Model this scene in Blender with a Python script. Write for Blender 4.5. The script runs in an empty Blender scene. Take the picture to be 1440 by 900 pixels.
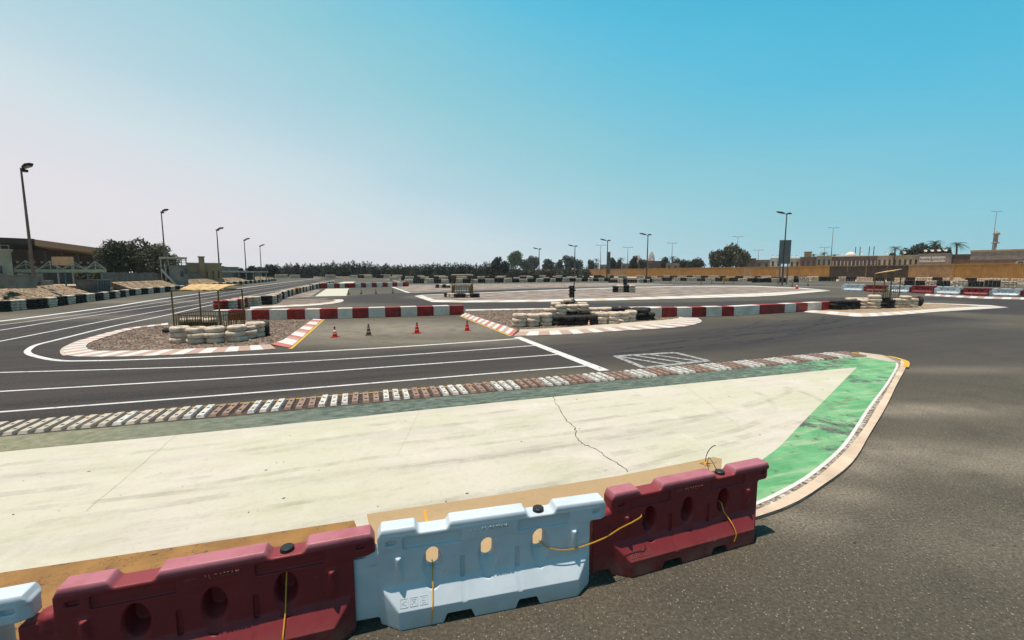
import bpy, bmesh, math, random
import numpy as np
from mathutils import Vector, Matrix, noise as mnoise
random.seed(7); np.random.seed(7)
R = math.radians
scene = bpy.context.scene
col = scene.collection

# ---------------------------------------------------------------- camera
CAM_H, FPX, HZ = 2.75, 612.0, 383.6          # eye height, focal length and horizon row (1440x900 frame)
PITCH = math.atan((450 - HZ) / FPX)
cd = bpy.data.cameras.new('camera'); cam = bpy.data.objects.new('camera', cd); col.objects.link(cam)
cd.sensor_width = 36; cd.lens = 36 * FPX / 1440; cd.clip_start = .05; cd.clip_end = 6000
cam.location = (0, 0, CAM_H); cam.rotation_euler = (math.pi/2 - PITCH, 0, 0)
scene.camera = cam
scene.view_settings.view_transform = 'Standard'; scene.view_settings.look = 'None'
scene.view_settings.exposure = 0.42; scene.view_settings.gamma = 1.0
scene.view_settings.use_curve_mapping = False

# ---------------------------------------------------------------- sun and sky
SUN_EL = R(82); SUN_TRAVEL = Vector((1.0, -.12))      # light travels towards the viewer's right
SUN_TRAVEL.normalize()
to_sun = Vector((-SUN_TRAVEL.x*math.cos(SUN_EL), -SUN_TRAVEL.y*math.cos(SUN_EL), math.sin(SUN_EL)))
ld = bpy.data.lights.new('sun', 'SUN'); sun = bpy.data.objects.new('sun', ld); col.objects.link(sun)
ld.energy = 5.0; ld.angle = R(.55); ld.color = (1, .915, .825)
sun.rotation_euler = to_sun.to_track_quat('Z', 'Y').to_euler(); sun.location = to_sun*60
world = bpy.data.worlds.new('World'); scene.world = world; world.use_nodes = True
wt = world.node_tree; wt.nodes.clear()
def wn(t, **k):
    n = wt.nodes.new(t)
    for a, b in k.items(): setattr(n, a, b)
    return n
wout = wn('ShaderNodeOutputWorld'); wbg = wn('ShaderNodeBackground'); wbg.inputs[1].default_value = .81
sky = wn('ShaderNodeTexSky', sky_type='NISHITA'); sky.sun_disc = False; sky.sun_elevation = SUN_EL
sky.sun_rotation = math.atan2(to_sun.x, to_sun.y); sky.dust_density = 2.5; sky.air_density = 1.2
wmul = wn('ShaderNodeVectorMath', operation='SCALE'); wmul.inputs[3].default_value = .10
wt.links.new(sky.outputs[0], wmul.inputs[0])
# desert haze: the air is milky towards the sun's side and low down, clean cyan up and away from it
tc = wn('ShaderNodeTexCoord'); sx = wn('ShaderNodeSeparateXYZ'); wt.links.new(tc.outputs['Generated'], sx.inputs[0])
m1 = wn('ShaderNodeMath', operation='MULTIPLY_ADD'); m1.inputs[1].default_value = .36
zc = wn('ShaderNodeMath', operation='MAXIMUM'); zc.inputs[1].default_value = 0
wt.links.new(sx.outputs[2], zc.inputs[0]); wt.links.new(sx.outputs[0], m1.inputs[0]); wt.links.new(zc.outputs[0], m1.inputs[2])
wnz = wn('ShaderNodeTexNoise'); wnz.inputs['Scale'].default_value = 2.2; wnz.inputs['Detail'].default_value = 4; wmp = wn('ShaderNodeMapping'); wmp.inputs['Scale'].default_value = (1, 1, 3.5)
wt.links.new(tc.outputs['Generated'], wmp.inputs[0]); wt.links.new(wmp.outputs[0], wnz.inputs['Vector'])
wad = wn('ShaderNodeMath', operation='MULTIPLY_ADD'); wad.inputs[1].default_value = .10; wt.links.new(wnz.outputs['Fac'], wad.inputs[0]); wt.links.new(m1.outputs[0], wad.inputs[2])
wsb = wn('ShaderNodeMath', operation='SUBTRACT'); wsb.inputs[1].default_value = .05; wt.links.new(wad.outputs[0], wsb.inputs[0])
mr = wn('ShaderNodeMapRange'); mr.inputs[1].default_value = -.4; mr.inputs[2].default_value = 1.1
wt.links.new(wsb.outputs[0], mr.inputs[0])
ramp = wn('ShaderNodeValToRGB'); wt.links.new(mr.outputs[0], ramp.inputs[0])
def s2l(c):
    return tuple(((v/255)/12.92 if v/255 < .04045 else ((v/255+.055)/1.055)**2.4) for v in c)
stops = [(-.3, (232,223,224)), (-.1, (222,219,224)), (.02, (203,218,224)), (.12, (178,208,219)), (.3, (141,198,210)), (.5, (90,186,215)), (.65, (58,174,210)), (1.0, (58,106,144))]
el = ramp.color_ramp.elements
while len(el) > 1: el.remove(el[-1])
el[0].position = (stops[0][0]+.4)/1.5; el[0].color = s2l(stops[0][1])+(1,)
for q, c in stops[1:]:
    e = el.new((q+.4)/1.5); e.color = s2l(c)+(1,)
wmix = wn('ShaderNodeMixRGB'); wmix.inputs[0].default_value = .95
wt.links.new(wmul.outputs[0], wmix.inputs[1]); wt.links.new(ramp.outputs[0], wmix.inputs[2])
wt.links.new(wmix.outputs[0], wbg.inputs[0]); wt.links.new(wbg.outputs[0], wout.inputs[0])

# ---------------------------------------------------------------- survey helpers
def ray(px, py):
    x = (px-720)/FPX; y = -(py-450)/FPX
    return Vector((x, math.cos(PITCH)+y*math.sin(PITCH), -math.sin(PITCH)+y*math.cos(PITCH)))
def G(px, py, z=0.0):                    # surveyed point on a level surface at height z
    d = ray(px, py); k = (z-CAM_H)/d.z
    return Vector((d.x*k, d.y*k, z))
def A(px, py, Y):                        # surveyed point at distance Y ahead
    d = ray(px, py); k = Y/d.y
    return Vector((d.x*k, Y, CAM_H+d.z*k))
def W(pts, z=0.0): return [G(x, y, z) for x, y in pts]
def spline(pts, n=6):                    # Catmull-Rom
    out = []
    for i in range(len(pts)-1):
        p0 = pts[max(i-1, 0)]; p1 = pts[i]; p2 = pts[i+1]; p3 = pts[min(i+2, len(pts)-1)]
        for k in range(n):
            t = k/n
            out.append(.5*((2*p1)+(p2-p0)*t+(2*p0-5*p1+4*p2-p3)*t*t+(3*p1-p0-3*p2+p3)*t**3))
    out.append(pts[-1]); return out
UDIR = Vector((math.sin(R(-21.3)), math.cos(R(-21.3)), 0)); VDIR = Vector((UDIR.y, -UDIR.x, 0))
YAW_U = math.atan2(UDIR.y, UDIR.x)

# ---------------------------------------------------------------- materials
MATS = {}
def newmat(name):
    m = bpy.data.materials.new(name); m.use_nodes = True; MATS[name] = m
    nt = m.node_tree; b = nt.nodes['Principled BSDF']
    return m, nt, b
def nd(nt, t, **k):
    n = nt.nodes.new(t)
    for a, b in k.items(): setattr(n, a, b)
    return n
def mixc(nt, fac, c1, c2, mode='MIX'):
    n = nd(nt, 'ShaderNodeMixRGB', blend_type=mode)
    for i, v in enumerate((fac, c1, c2)):
        if isinstance(v, (int, float)): n.inputs[i].default_value = v if i == 0 else (v, v, v, 1)
        elif isinstance(v, tuple): n.inputs[i].default_value = v if len(v) == 4 else v+(1,)
        else: nt.links.new(v, n.inputs[i])
    return n.outputs[0]
def coords(nt, obj=True, rnd=True):
    t = nd(nt, 'ShaderNodeTexCoord')
    if not rnd: return t.outputs['Object']
    oi = nd(nt, 'ShaderNodeObjectInfo'); s = nd(nt, 'ShaderNodeVectorMath', operation='SCALE')
    s.inputs[0].default_value = (37, 91, 53); nt.links.new(oi.outputs['Random'], s.inputs[3])
    a = nd(nt, 'ShaderNodeVectorMath', operation='ADD'); nt.links.new(t.outputs['Object'], a.inputs[0]); nt.links.new(s.outputs[0], a.inputs[1])
    return a.outputs[0]
def noise(nt, vec, scale, detail=5, rough=.6, stretch=None, rot=0):
    if stretch:
        m0 = nd(nt, 'ShaderNodeMapping'); m0.inputs['Rotation'].default_value = (0, 0, rot); nt.links.new(vec, m0.inputs[0])
        mp = nd(nt, 'ShaderNodeMapping'); mp.inputs['Scale'].default_value = stretch
        nt.links.new(m0.outputs[0], mp.inputs[0]); vec = mp.outputs[0]
    n = nd(nt, 'ShaderNodeTexNoise'); n.inputs['Scale'].default_value = scale; n.inputs['Detail'].default_value = detail
    n.inputs['Roughness'].default_value = rough; nt.links.new(vec, n.inputs['Vector'])
    return n.outputs['Fac']
def rng(nt, v, a, b, lo=0., hi=1.):
    n = nd(nt, 'ShaderNodeMapRange'); n.interpolation_type = 'SMOOTHSTEP'
    for i, x in zip((1, 2, 3, 4), (a, b, lo, hi)): n.inputs[i].default_value = x
    nt.links.new(v, n.inputs[0]); return n.outputs[0]
def bump(nt, b, h, strength=.3, dist=.02):
    n = nd(nt, 'ShaderNodeBump'); n.inputs['Strength'].default_value = strength; n.inputs['Distance'].default_value = dist
    nt.links.new(h, n.inputs['Height']); nt.links.new(n.outputs[0], b.inputs['Normal'])
def M(name, c, rough=.75, var=.18, scale=2.5, dirt=None, dirt_amt=.5, dirt_scale=4, bmp=.0, bscale=60, spec=.3, metal=0, rnd=True):
    if name in MATS: return MATS[name]
    c = tuple(min(x*y, 1) for x, y in zip(c, (1.08, .94, .84)))
    m, nt, b = newmat(name); v = coords(nt, rnd=rnd)
    n1 = noise(nt, v, scale)
    lo = tuple(max(x*(1-var*1.6), 0) for x in c); hi = tuple(min(x*(1+var), 1) for x in c)
    cc = mixc(nt, rng(nt, n1, .3, .7), lo, hi)
    if dirt:
        n2 = noise(nt, v, dirt_scale, 8, .7)
        cc = mixc(nt, rng(nt, n2, .62-.3*dirt_amt, .80-.2*dirt_amt), cc, dirt)
    nt.links.new(cc, b.inputs['Base Color'])
    b.inputs['Roughness'].default_value = rough; b.inputs['Specular IOR Level'].default_value = spec; b.inputs['Metallic'].default_value = metal
    if bmp: bump(nt, b, noise(nt, v, bscale, 4), bmp, .02)
    return m
def attr(nt, name):
    n = nd(nt, 'ShaderNodeAttribute', attribute_name=name); return n.outputs['Fac']

def asphalt_mat():
    m, nt, b = newmat('asphalt'); v = coords(nt, rnd=False)
    big = noise(nt, v, .11, 6, .6); mid = noise(nt, v, .9, 6, .65); fine = noise(nt, v, 34, 5, .75)
    c = mixc(nt, rng(nt, big, .3, .7), (.080, .065, .044), (.150, .120, .080))
    c = mixc(nt, rng(nt, mid, .40, .72, 0, .7), c, (.062, .052, .038))
    c = mixc(nt, rng(nt, noise(nt, v, .35, 6, .7, (.3, 1.6, 1), R(-30)), .54, .74, 0, .25), c, (.19, .155, .105))
    streak = noise(nt, v, 1.1, 6, .65, (.10, 1.5, 1), R(-19))
    dark = mixc(nt, rng(nt, streak, .3, .7), (.027, .0195, .019), (.061, .043, .041))
    c = mixc(nt, attr(nt, 'rubber'), c, dark)
    dn = nd(nt, 'ShaderNodeMath', operation='MULTIPLY'); nt.links.new(attr(nt, 'dust'), dn.inputs[0]); nt.links.new(rng(nt, noise(nt, v, 1.3, 6, .7), .15, .6), dn.inputs[1])
    c = mixc(nt, dn.outputs[0], c, (.32, .26, .195))
    c = mixc(nt, rng(nt, fine, .34, .66, .72, 0), c, (.026, .023, .019))
    c = mixc(nt, rng(nt, noise(nt, v, 24, 6, .85), .52, .68, 0, .55), c, (.21, .18, .135))
    vo = nd(nt, 'ShaderNodeTexVoronoi'); vo.inputs['Scale'].default_value = 52; nt.links.new(v, vo.inputs['Vector'])
    sp = nd(nt, 'ShaderNodeSeparateColor'); nt.links.new(vo.outputs['Color'], sp.inputs[0])
    chip = nd(nt, 'ShaderNodeMath', operation='MULTIPLY'); nt.links.new(rng(nt, sp.outputs[0], .78, .86), chip.inputs[0]); nt.links.new(rng(nt, vo.outputs['Distance'], .14, .42, 1, 0), chip.inputs[1])
    inv = nd(nt, 'ShaderNodeMath', operation='MULTIPLY_ADD'); nt.links.new(attr(nt, 'rubber'), inv.inputs[0]); inv.inputs[1].default_value = -.75; inv.inputs[2].default_value = .9
    ch2 = nd(nt, 'ShaderNodeMath', operation='MULTIPLY'); nt.links.new(chip.outputs[0], ch2.inputs[0]); nt.links.new(inv.outputs[0], ch2.inputs[1])
    c = mixc(nt, ch2.outputs[0], c, mixc(nt, sp.outputs[1], (.14, .12, .09), (.37, .33, .26)))
    v2 = nd(nt, 'ShaderNodeTexVoronoi'); v2.inputs['Scale'].default_value = 7; nt.links.new(v, v2.inputs['Vector']); s2 = nd(nt, 'ShaderNodeSeparateColor'); nt.links.new(v2.outputs['Color'], s2.inputs[0])
    pit = nd(nt, 'ShaderNodeMath', operation='MULTIPLY'); nt.links.new(rng(nt, s2.outputs[0], .55, .6), pit.inputs[0]); nt.links.new(rng(nt, v2.outputs['Distance'], .05, .10, .85, 0), pit.inputs[1])
    c = mixc(nt, pit.outputs[0], c, (.025, .02, .015))
    nt.links.new(c, b.inputs['Base Color']); b.inputs['Roughness'].default_value = .85; b.inputs['Specular IOR Level'].default_value = .22
    bump(nt, b, noise(nt, v, 60, 4, .75), .55, .016)
    return m
ASPHALT = asphalt_mat()

def apron_mat(name, base, tint, streak_amt=1.0):
    m, nt, b = newmat(name); v = coords(nt, rnd=False)
    c = mixc(nt, rng(nt, noise(nt, v, .5, 5), .3, .7), base, tint)
    st = noise(nt, v, .8, 6, .62, (.14, 1.6, 1), R(-17))
    c = mixc(nt, rng(nt, st, .46, .74, 0, streak_amt*.52), c, tuple(x*.70 for x in base))
    st2 = noise(nt, v, 2.2, 8, .75, (.35, 1.3, 1), R(-25))
    c = mixc(nt, rng(nt, st2, .46, .74, 0, streak_amt*.52), c, tuple(x*y for x, y in zip(base, (.68, .72, .55))))
    c = mixc(nt, rng(nt, noise(nt, v, 13, 8, .8), .50, .72, 0, .42), c, tuple(x*.60 for x in base))
    c = mixc(nt, rng(nt, noise(nt, v, .9, 6, .7), .52, .75, 0, .6), c, tuple(min(1, x*y) for x, y in zip(base, (1.15, 1.15, 1.2))))
    vo = nd(nt, 'ShaderNodeTexVoronoi'); vo.inputs['Scale'].default_value = 2.2; nt.links.new(v, vo.inputs['Vector'])
    c = mixc(nt, rng(nt, vo.outputs['Distance'], .035, .055, .85, 0), c, (.06, .05, .035))
    nt.links.new(c, b.inputs['Base Color']); b.inputs['Roughness'].default_value = .85; b.inputs['Specular IOR Level'].default_value = .2
    bump(nt, b, noise(nt, v, 24, 7, .8), .5, .02)
    return m
CREAM = apron_mat('cream painted concrete', (.56, .49, .415), (.50, .47, .345))
TAN = apron_mat('bare tan concrete', (.42, .285, .155), (.36, .24, .125), .3)
def green_mat():
    m, nt, b = newmat('worn green paint'); v = coords(nt, rnd=False)
    green = mixc(nt, rng(nt, noise(nt, v, 1.2, 5), .3, .7), (.060, .25, .088), (.14, .36, .15))
    brush = noise(nt, v, 2.0, 7, .7, (.35, 2.6, 1), R(-17))
    green = mixc(nt, rng(nt, brush, .46, .70, 0, .75), green, (.38, .43, .26))
    worn = mixc(nt, rng(nt, noise(nt, v, 7, 9, .82, (.6, 2, 1), R(-17)), .40, .62), (.024, .046, .030), (.155, .175, .13))
    far = mixc(nt, rng(nt, noise(nt, v, 7, 6, .7), .35, .7), (.13, .125, .065), (.24, .22, .13))
    worn = mixc(nt, attr(nt, 'sandy'), worn, far)
    w = nd(nt, 'ShaderNodeMath', operation='ADD'); nt.links.new(attr(nt, 'wear'), w.inputs[0]); nt.links.new(rng(nt, noise(nt, v, 3, 7, .75), .2, .8, -.5, .5), w.inputs[1])
    c = mixc(nt, rng(nt, w.outputs[0], .35, .65), green, worn)
    nt.links.new(c, b.inputs['Base Color']); b.inputs['Roughness'].default_value = .8; bump(nt, b, noise(nt, v, 40, 5, .7), .3, .012)
    return m
GREEN = green_mat()
def paint_mat(name, c, under, wear=.35, scale=9):
    m, nt, b = newmat(name); v = coords(nt)
    cc = mixc(nt, rng(nt, noise(nt, v, 2.2), .3, .7), tuple(x*.84 for x in c), c)
    cc = mixc(nt, rng(nt, noise(nt, v, scale, 8, .72), .66-.3*wear, .78-.2*wear), cc, under)
    nt.links.new(cc, b.inputs['Base Color']); b.inputs['Roughness'].default_value = .7; b.inputs['Specular IOR Level'].default_value = .25
    bump(nt, b, noise(nt, v, 50, 4), .2, .01)
    return m
LINE = paint_mat('white road paint', (.66, .62, .59), (.10, .085, .08), .42)
LINE_WORN = paint_mat('worn white road paint', (.40, .38, .36), (.09, .085, .085), .75)
YELLOW_LINE = paint_mat('yellow road paint', (.62, .36, .05), (.20, .15, .08), .4)
KERB_WHITE = paint_mat('white kerb paint', (.66, .60, .55), (.36, .28, .22), .3)
KERB_RED = paint_mat('faded red kerb paint', (.52, .14, .11), (.42, .28, .22), .5)
KERB_PINK = paint_mat('sun bleached kerb paint', (.46, .30, .24), (.36, .27, .20), .5)
KERB_CREAM = paint_mat('cream kerb concrete', (.56, .46, .35), (.36, .34, .25), .35)
RIB_WHITE = paint_mat('white rib paint', (.62, .57, .51), (.20, .165, .135), .62, 11)
RIB_BROWN = paint_mat('brown rib paint', (.31, .19, .14), (.17, .125, .10), .62, 11)
RIB_SAND = paint_mat('sandy rib paint', (.52, .43, .34), (.26, .20, .15), .45, 14)
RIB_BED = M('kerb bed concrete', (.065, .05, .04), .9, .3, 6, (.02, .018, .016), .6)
OCHRE = None
def ochre_mat():
    m, nt, b = newmat('cracked ochre paint'); v = coords(nt, rnd=False)
    c = mixc(nt, rng(nt, noise(nt, v, 3, 6), .3, .7), (.20, .088, .014), (.29, .135, .026))
    n = noise(nt, v, 5, 8, .7); 
    vo = nd(nt, 'ShaderNodeTexVoronoi', feature='DISTANCE_TO_EDGE'); vo.inputs['Scale'].default_value = 7
    wv = nd(nt, 'ShaderNodeVectorMath', operation='ADD'); nt.links.new(v, wv.inputs[0])
    nn = nd(nt, 'ShaderNodeTexNoise'); nn.inputs['Scale'].default_value = 4; nt.links.new(v, nn.inputs['Vector']); nt.links.new(nn.outputs['Color'], wv.inputs[1]); nt.links.new(wv.outputs[0], vo.inputs['Vector'])
    k = nd(nt, 'ShaderNodeMath', operation='MULTIPLY'); nt.links.new(rng(nt, vo.outputs['Distance'], .015, .05, 1, 0), k.inputs[0]); nt.links.new(rng(nt, n, .48, .6), k.inputs[1])
    c = mixc(nt, k.outputs[0], c, (.035, .02, .01))
    nt.links.new(c, b.inputs['Base Color']); b.inputs['Roughness'].default_value = .8; bump(nt, b, k.outputs[0], -.6, .01)
    return m
OCHRE = ochre_mat()
def plastic(name, c, rough=.42, pale_top=None, grime=(.30, .24, .17)):
    m, nt, b = newmat(name); v = coords(nt)
    cc = mixc(nt, rng(nt, noise(nt, v, 2.5, 6, .65), .3, .7), tuple(x*.86 for x in c), c)
    cc = mixc(nt, rng(nt, noise(nt, v, 9, 8, .75, (1, 1, .35)), .56, .8, 0, .45), cc, tuple(.7*x+.3*y for x, y in zip(c, grime)))
    oc = nd(nt, 'ShaderNodeTexCoord'); so = nd(nt, 'ShaderNodeSeparateXYZ'); nt.links.new(oc.outputs['Object'], so.inputs[0])
    k = nd(nt, 'ShaderNodeMath', operation='MULTIPLY'); nt.links.new(rng(nt, so.outputs[2], .0, .22, 1, 0), k.inputs[0]); nt.links.new(rng(nt, noise(nt, v, 5, 7, .7), .3, .65, 0, .8), k.inputs[1])
    cc = mixc(nt, k.outputs[0], cc, tuple(.45*x+.55*y for x, y in zip(c, (.26, .20, .14))))
    cc = mixc(nt, rng(nt, noise(nt, v, 6, 6, .8, (.7, 1, 9), .0), .60, .72, 0, .5), cc, tuple(x*.45 for x in c))
    cc = mixc(nt, rng(nt, noise(nt, v, 7, 5, .8, (1.2, 1, 14), .0), .66, .74, 0, .6), cc, tuple(min(1, .6*x+.22) for x in c))
    if pale_top:                                   # uneven paler top moulding: sun-bleaching plus sheen painted into the colour
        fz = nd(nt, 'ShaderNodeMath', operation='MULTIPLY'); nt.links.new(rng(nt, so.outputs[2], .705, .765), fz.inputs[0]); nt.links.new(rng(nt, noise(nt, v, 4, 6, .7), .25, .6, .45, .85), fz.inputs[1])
        cc = mixc(nt, fz.outputs[0], cc, pale_top)
    nt.links.new(cc, b.inputs['Base Color']); nt.links.new(rng(nt, noise(nt, v, 14, 6), .3, .7, rough-.08, rough+.14), b.inputs['Roughness'])
    b.inputs['Specular IOR Level'].default_value = .25
    return m
PL_WHITE = plastic('white moulded plastic', (.55, .60, .635))
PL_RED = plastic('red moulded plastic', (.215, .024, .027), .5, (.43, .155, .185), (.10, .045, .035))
BLACK_PL = M('black plastic', (.02, .02, .022), .45, .2)
STRAP = M('yellow strap', (.62, .34, .03), .55, .15)
BLOCK_RED = M('red barrier block', (.32, .020, .016), .55, .22, 1.5, (.22, .06, .05), .5, 3)
BLOCK_WHITE = M('white barrier block', (.74, .68, .63), .55, .12, 1.5, (.45, .40, .34), .35, 3)
BLOCK_NAVY = M('navy barrier block', (.05, .055, .10), .6)
BLOCK_YELLOW = M('yellow barrier block', (.40, .25, .06), .7, .25)
TYRE_BLACK = M('black tyre rubber', (.022, .021, .021), .8, .35, 4, (.07, .06, .05), .4, 6, .2, 30)
TYRE_WHITE = M('white painted tyre', (.66, .585, .49), .7, .14, 4, (.22, .18, .14), .45, 5, .25, 30)
GRAVEL = M('gravel bed', (.185, .145, .120), .95, .32, 1.4, (.30, .245, .20), .45, 9, .9, 26, rnd=False)
GRAVEL_PALE = M('pale gravel bed', (.235, .205, .185), .95, .35, .5, (.32, .275, .24), .4, 6, .8, 20, rnd=False)
STONE = M('gravel stone', (.26, .205, .165), .9, .35, 7)
ROCK = M('embankment stone', (.40, .31, .21), .9, .4, 1.3, (.17, .125, .08), .5, 3)
MORTAR = M('embankment mortar', (.24, .185, .125), .95, .3, 1.2, rnd=False)
SAND = M('desert sand', (.42, .34, .24), .95, .2, .05, (.33, .27, .19), .4, .3, rnd=False)
CONC = M('grey concrete', (.28, .25, .215), .9, .18, 1.2, (.19, .175, .155), .45, 2.5)
CONC_DARK = M('dark grey infill', (.13, .125, .115), .9, .2)
SHEET_GREY = M('grey sheet metal', (.23, .205, .18), .6, .15, 1)
POLE = M('dark lamp metal', (.032, .028, .027), .85, .2, spec=.1)
POLE_GREY = M('galvanised metal', (.20, .21, .22), .5, .15)
GLASS = M('dark glass', (.02, .024, .028), .12, .2, spec=.6)
LAMP_GLASS = M('lamp lens', (.35, .36, .36), .2, .1)
YSTEEL = M('yellow painted steel', (.20, .135, .02), .55, .3, 3, (.09, .05, .02), .5, 8)
THATCH = M('palm mat roof', (.56, .41, .21), .95, .25, 4, (.34, .23, .10), .5, 12, .6, 40)
WHITE_ROOF = M('white roof sheet', (.62, .56, .48), .6, .1)
CONE_RED = M('red cone plastic', (.50, .045, .03), .5, .15)
CONE_DIRTY = M('dirty cone plastic', (.16, .125, .10), .7, .2)
CONE_WHITE = M('white cone sleeve', (.70, .69, .66), .5, .12)
CONE_ORANGE = M('faded orange cone plastic', (.62, .26, .17), .6, .15)
HOARD = M('ochre hoarding sheet', (.35, .195, .05), .7, .16, .6, (.25, .13, .035), .4, 1.2)
HOARD_TAN = M('tan hoarding sheet', (.33, .215, .11), .75, .16, .6)
HOARD_DARK = M('dark brown hoarding sheet', (.055, .038, .03), .8, .25, .8)
BEIGE = M('beige render', (.48, .41, .30), .9, .12, .8, (.36, .30, .22), .3, 1.5)
TANWALL = M('tan render', (.40, .29, .17), .9, .14, .8)
CREAMWALL = M('cream render', (.52, .43, .32), .9, .12, .8)
GREYWALL = M('grey render', (.30, .27, .245), .9, .14, .8)
WHITEWALL = M('white render', (.68, .67, .65), .9, .1, .8)
BROWNWALL = M('brown render', (.20, .13, .10), .9, .18, .8)
DARKROOF = M('dark stand roof', (.022, .018, .017), .7, .25)
FASCIA = M('tan roof fascia', (.30, .215, .14), .6, .12)
CAR_WHITE = M('white car paint', (.74, .74, .74), .3, .05, spec=.5)
CAR_GREY = M('grey car paint', (.22, .23, .24), .3, .08, spec=.5)
RUBBER = M('rubber', (.02, .02, .02), .85)
BARK = M('bark', (.12, .09, .065), .95, .3, 3)
def leaf_mat(name, c, c2):
    m, nt, b = newmat(name); v = coords(nt); oi = nd(nt, 'ShaderNodeObjectInfo')
    cc = mixc(nt, rng(nt, noise(nt, v, .9, 4), .3, .7), c, c2)
    cc = mixc(nt, oi.outputs['Random'], cc, mixc(nt, .35, cc, (.02, .02, .012)))
    nt.links.new(cc, b.inputs['Base Color']); b.inputs['Roughness'].default_value = .75; b.inputs['Specular IOR Level'].default_value = .15
    return m
LEAF = leaf_mat('green foliage', (.045, .060, .024), (.13, .15, .06))
LEAF_DRY = leaf_mat('grey green foliage', (.050, .054, .030), (.145, .140, .080))
LEAF_DARK = leaf_mat('dark needle foliage', (.018, .021, .013), (.060, .061, .036))
LEAF_BRIGHT = leaf_mat('fresh green foliage', (.055, .095, .030), (.12, .17, .055))
PALM = leaf_mat('palm frond', (.030, .048, .022), (.075, .095, .045))

# ---------------------------------------------------------------- mesh builder
class MB:
    def __init__(s): s.v = []; s.f = []
    def add(s, vs, fs):
        o = len(s.v); s.v += [tuple(x) for x in vs]; s.f += [tuple(i+o for i in f) for f in fs]; return s
    def box(s, c, d, rz=0, top=1.0):
        cx, cy, cz = c; hx, hy, hz = d[0]/2, d[1]/2, d[2]/2; ca, sa = math.cos(rz), math.sin(rz); vs = []
        for k, z in ((1, -hz), (top, hz)):
            for x, y in ((-hx, -hy), (hx, -hy), (hx, hy), (-hx, hy)):
                vs.append((cx+ca*x*k-sa*y*k, cy+sa*x*k+ca*y*k, cz+z))
        return s.add(vs, [(3, 2, 1, 0), (4, 5, 6, 7), (0, 1, 5, 4), (1, 2, 6, 5), (2, 3, 7, 6), (3, 0, 4, 7)])
    def bar(s, p, q, w, t=None):                      # square bar between two points
        p, q = Vector(p), Vector(q); d = (q-p); L = d.length
        if L < 1e-6: return s
        d /= L; up = Vector((0, 0, 1)) if abs(d.z) < .95 else Vector((0, 1, 0)); a = d.cross(up).normalized(); b = a.cross(d); t = t or w
        vs = [p+a*x*w/2+b*y*t/2 for x, y in ((-1, -1), (1, -1), (1, 1), (-1, 1))]+[q+a*x*w/2+b*y*t/2 for x, y in ((-1, -1), (1, -1), (1, 1), (-1, 1))]
        return s.add(vs, [(3, 2, 1, 0), (4, 5, 6, 7), (0, 1, 5, 4), (1, 2, 6, 5), (2, 3, 7, 6), (3, 0, 4, 7)])
    def tube(s, pts, r, n=8, r1=None):
        pts = [Vector(p) for p in pts]; m = len(pts); o = len(s.v)
        for i, p in enumerate(pts):
            d = (pts[min(i+1, m-1)]-pts[max(i-1, 0)]).normalized(); up = Vector((0, 0, 1)) if abs(d.z) < .95 else Vector((0, 1, 0))
            a = d.cross(up).normalized(); b = a.cross(d); rr = r+((r1 if r1 is not None else r)-r)*i/(m-1)
            for k in range(n):
                t = 2*math.pi*k/n; s.v.append(tuple(p+a*math.cos(t)*rr+b*math.sin(t)*rr))
        for i in range(m-1):
            for k in range(n): s.f.append((o+i*n+k, o+i*n+(k+1) % n, o+(i+1)*n+(k+1) % n, o+(i+1)*n+k))
        s.f.append(tuple(o+k for k in range(n))[::-1]); s.f.append(tuple(o+(m-1)*n+k for k in range(n))); return s
    def lathe(s, prof, n=24, c=(0, 0, 0), closed=False):
        o = len(s.v); m = len(prof)
        for r, z in prof:
            for k in range(n):
                t = 2*math.pi*k/n; s.v.append((c[0]+r*math.cos(t), c[1]+r*math.sin(t), c[2]+z))
        for i in range(m if closed else m-1):
            j = (i+1) % m
            for k in range(n): s.f.append((o+i*n+k, o+i*n+(k+1) % n, o+j*n+(k+1) % n, o+j*n+k))
        if not closed:
            s.f.append(tuple(o+k for k in range(n))[::-1]); s.f.append(tuple(o+(m-1)*n+k for k in range(n)))
        return s
    def prism(s, poly, z0, z1):
        n = len(poly); o = len(s.v)
        a = sum(poly[i][0]*poly[(i+1) % n][1]-poly[(i+1) % n][0]*poly[i][1] for i in range(n))
        if a < 0: poly = list(poly)[::-1]
        s.v += [(p[0], p[1], z0) for p in poly]+[(p[0], p[1], z1) for p in poly]
        s.f += [tuple(o+i for i in range(n))[::-1], tuple(o+n+i for i in range(n))]
        s.f += [(o+i, o+(i+1) % n, o+n+(i+1) % n, o+n+i) for i in range(n)]; return s
    def sheet(s, poly, z):
        n = len(poly); o = len(s.v)
        a = sum(poly[i][0]*poly[(i+1) % n][1]-poly[(i+1) % n][0]*poly[i][1] for i in range(n))
        if a < 0: poly = list(poly)[::-1]
        s.v += [(p[0], p[1], z) for p in poly]; s.f.append(tuple(range(o, o+n))); return s
    def ribbon(s, pts, w, z, w1=None):
        L, Rr = offset(pts, -w/2), offset(pts, w/2); o = len(s.v); n = len(pts)
        s.v += [(p.x, p.y, z) for p in Rr]+[(p.x, p.y, z) for p in L]
        s.f += [(o+i, o+i+1, o+n+i+1, o+n+i) for i in range(n-1)]; return s
    def mesh(s, name, mat, smooth=False):
        me = bpy.data.meshes.new(name); me.from_pydata(s.v, [], s.f); me.materials.append(mat)
        if smooth: me.polygons.foreach_set('use_smooth', [True]*len(me.polygons))
        me.update(); return me
    def build(s, name, mat, parent=None, smooth=False):
        return link(name, s.mesh(name, mat, smooth), parent)
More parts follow.
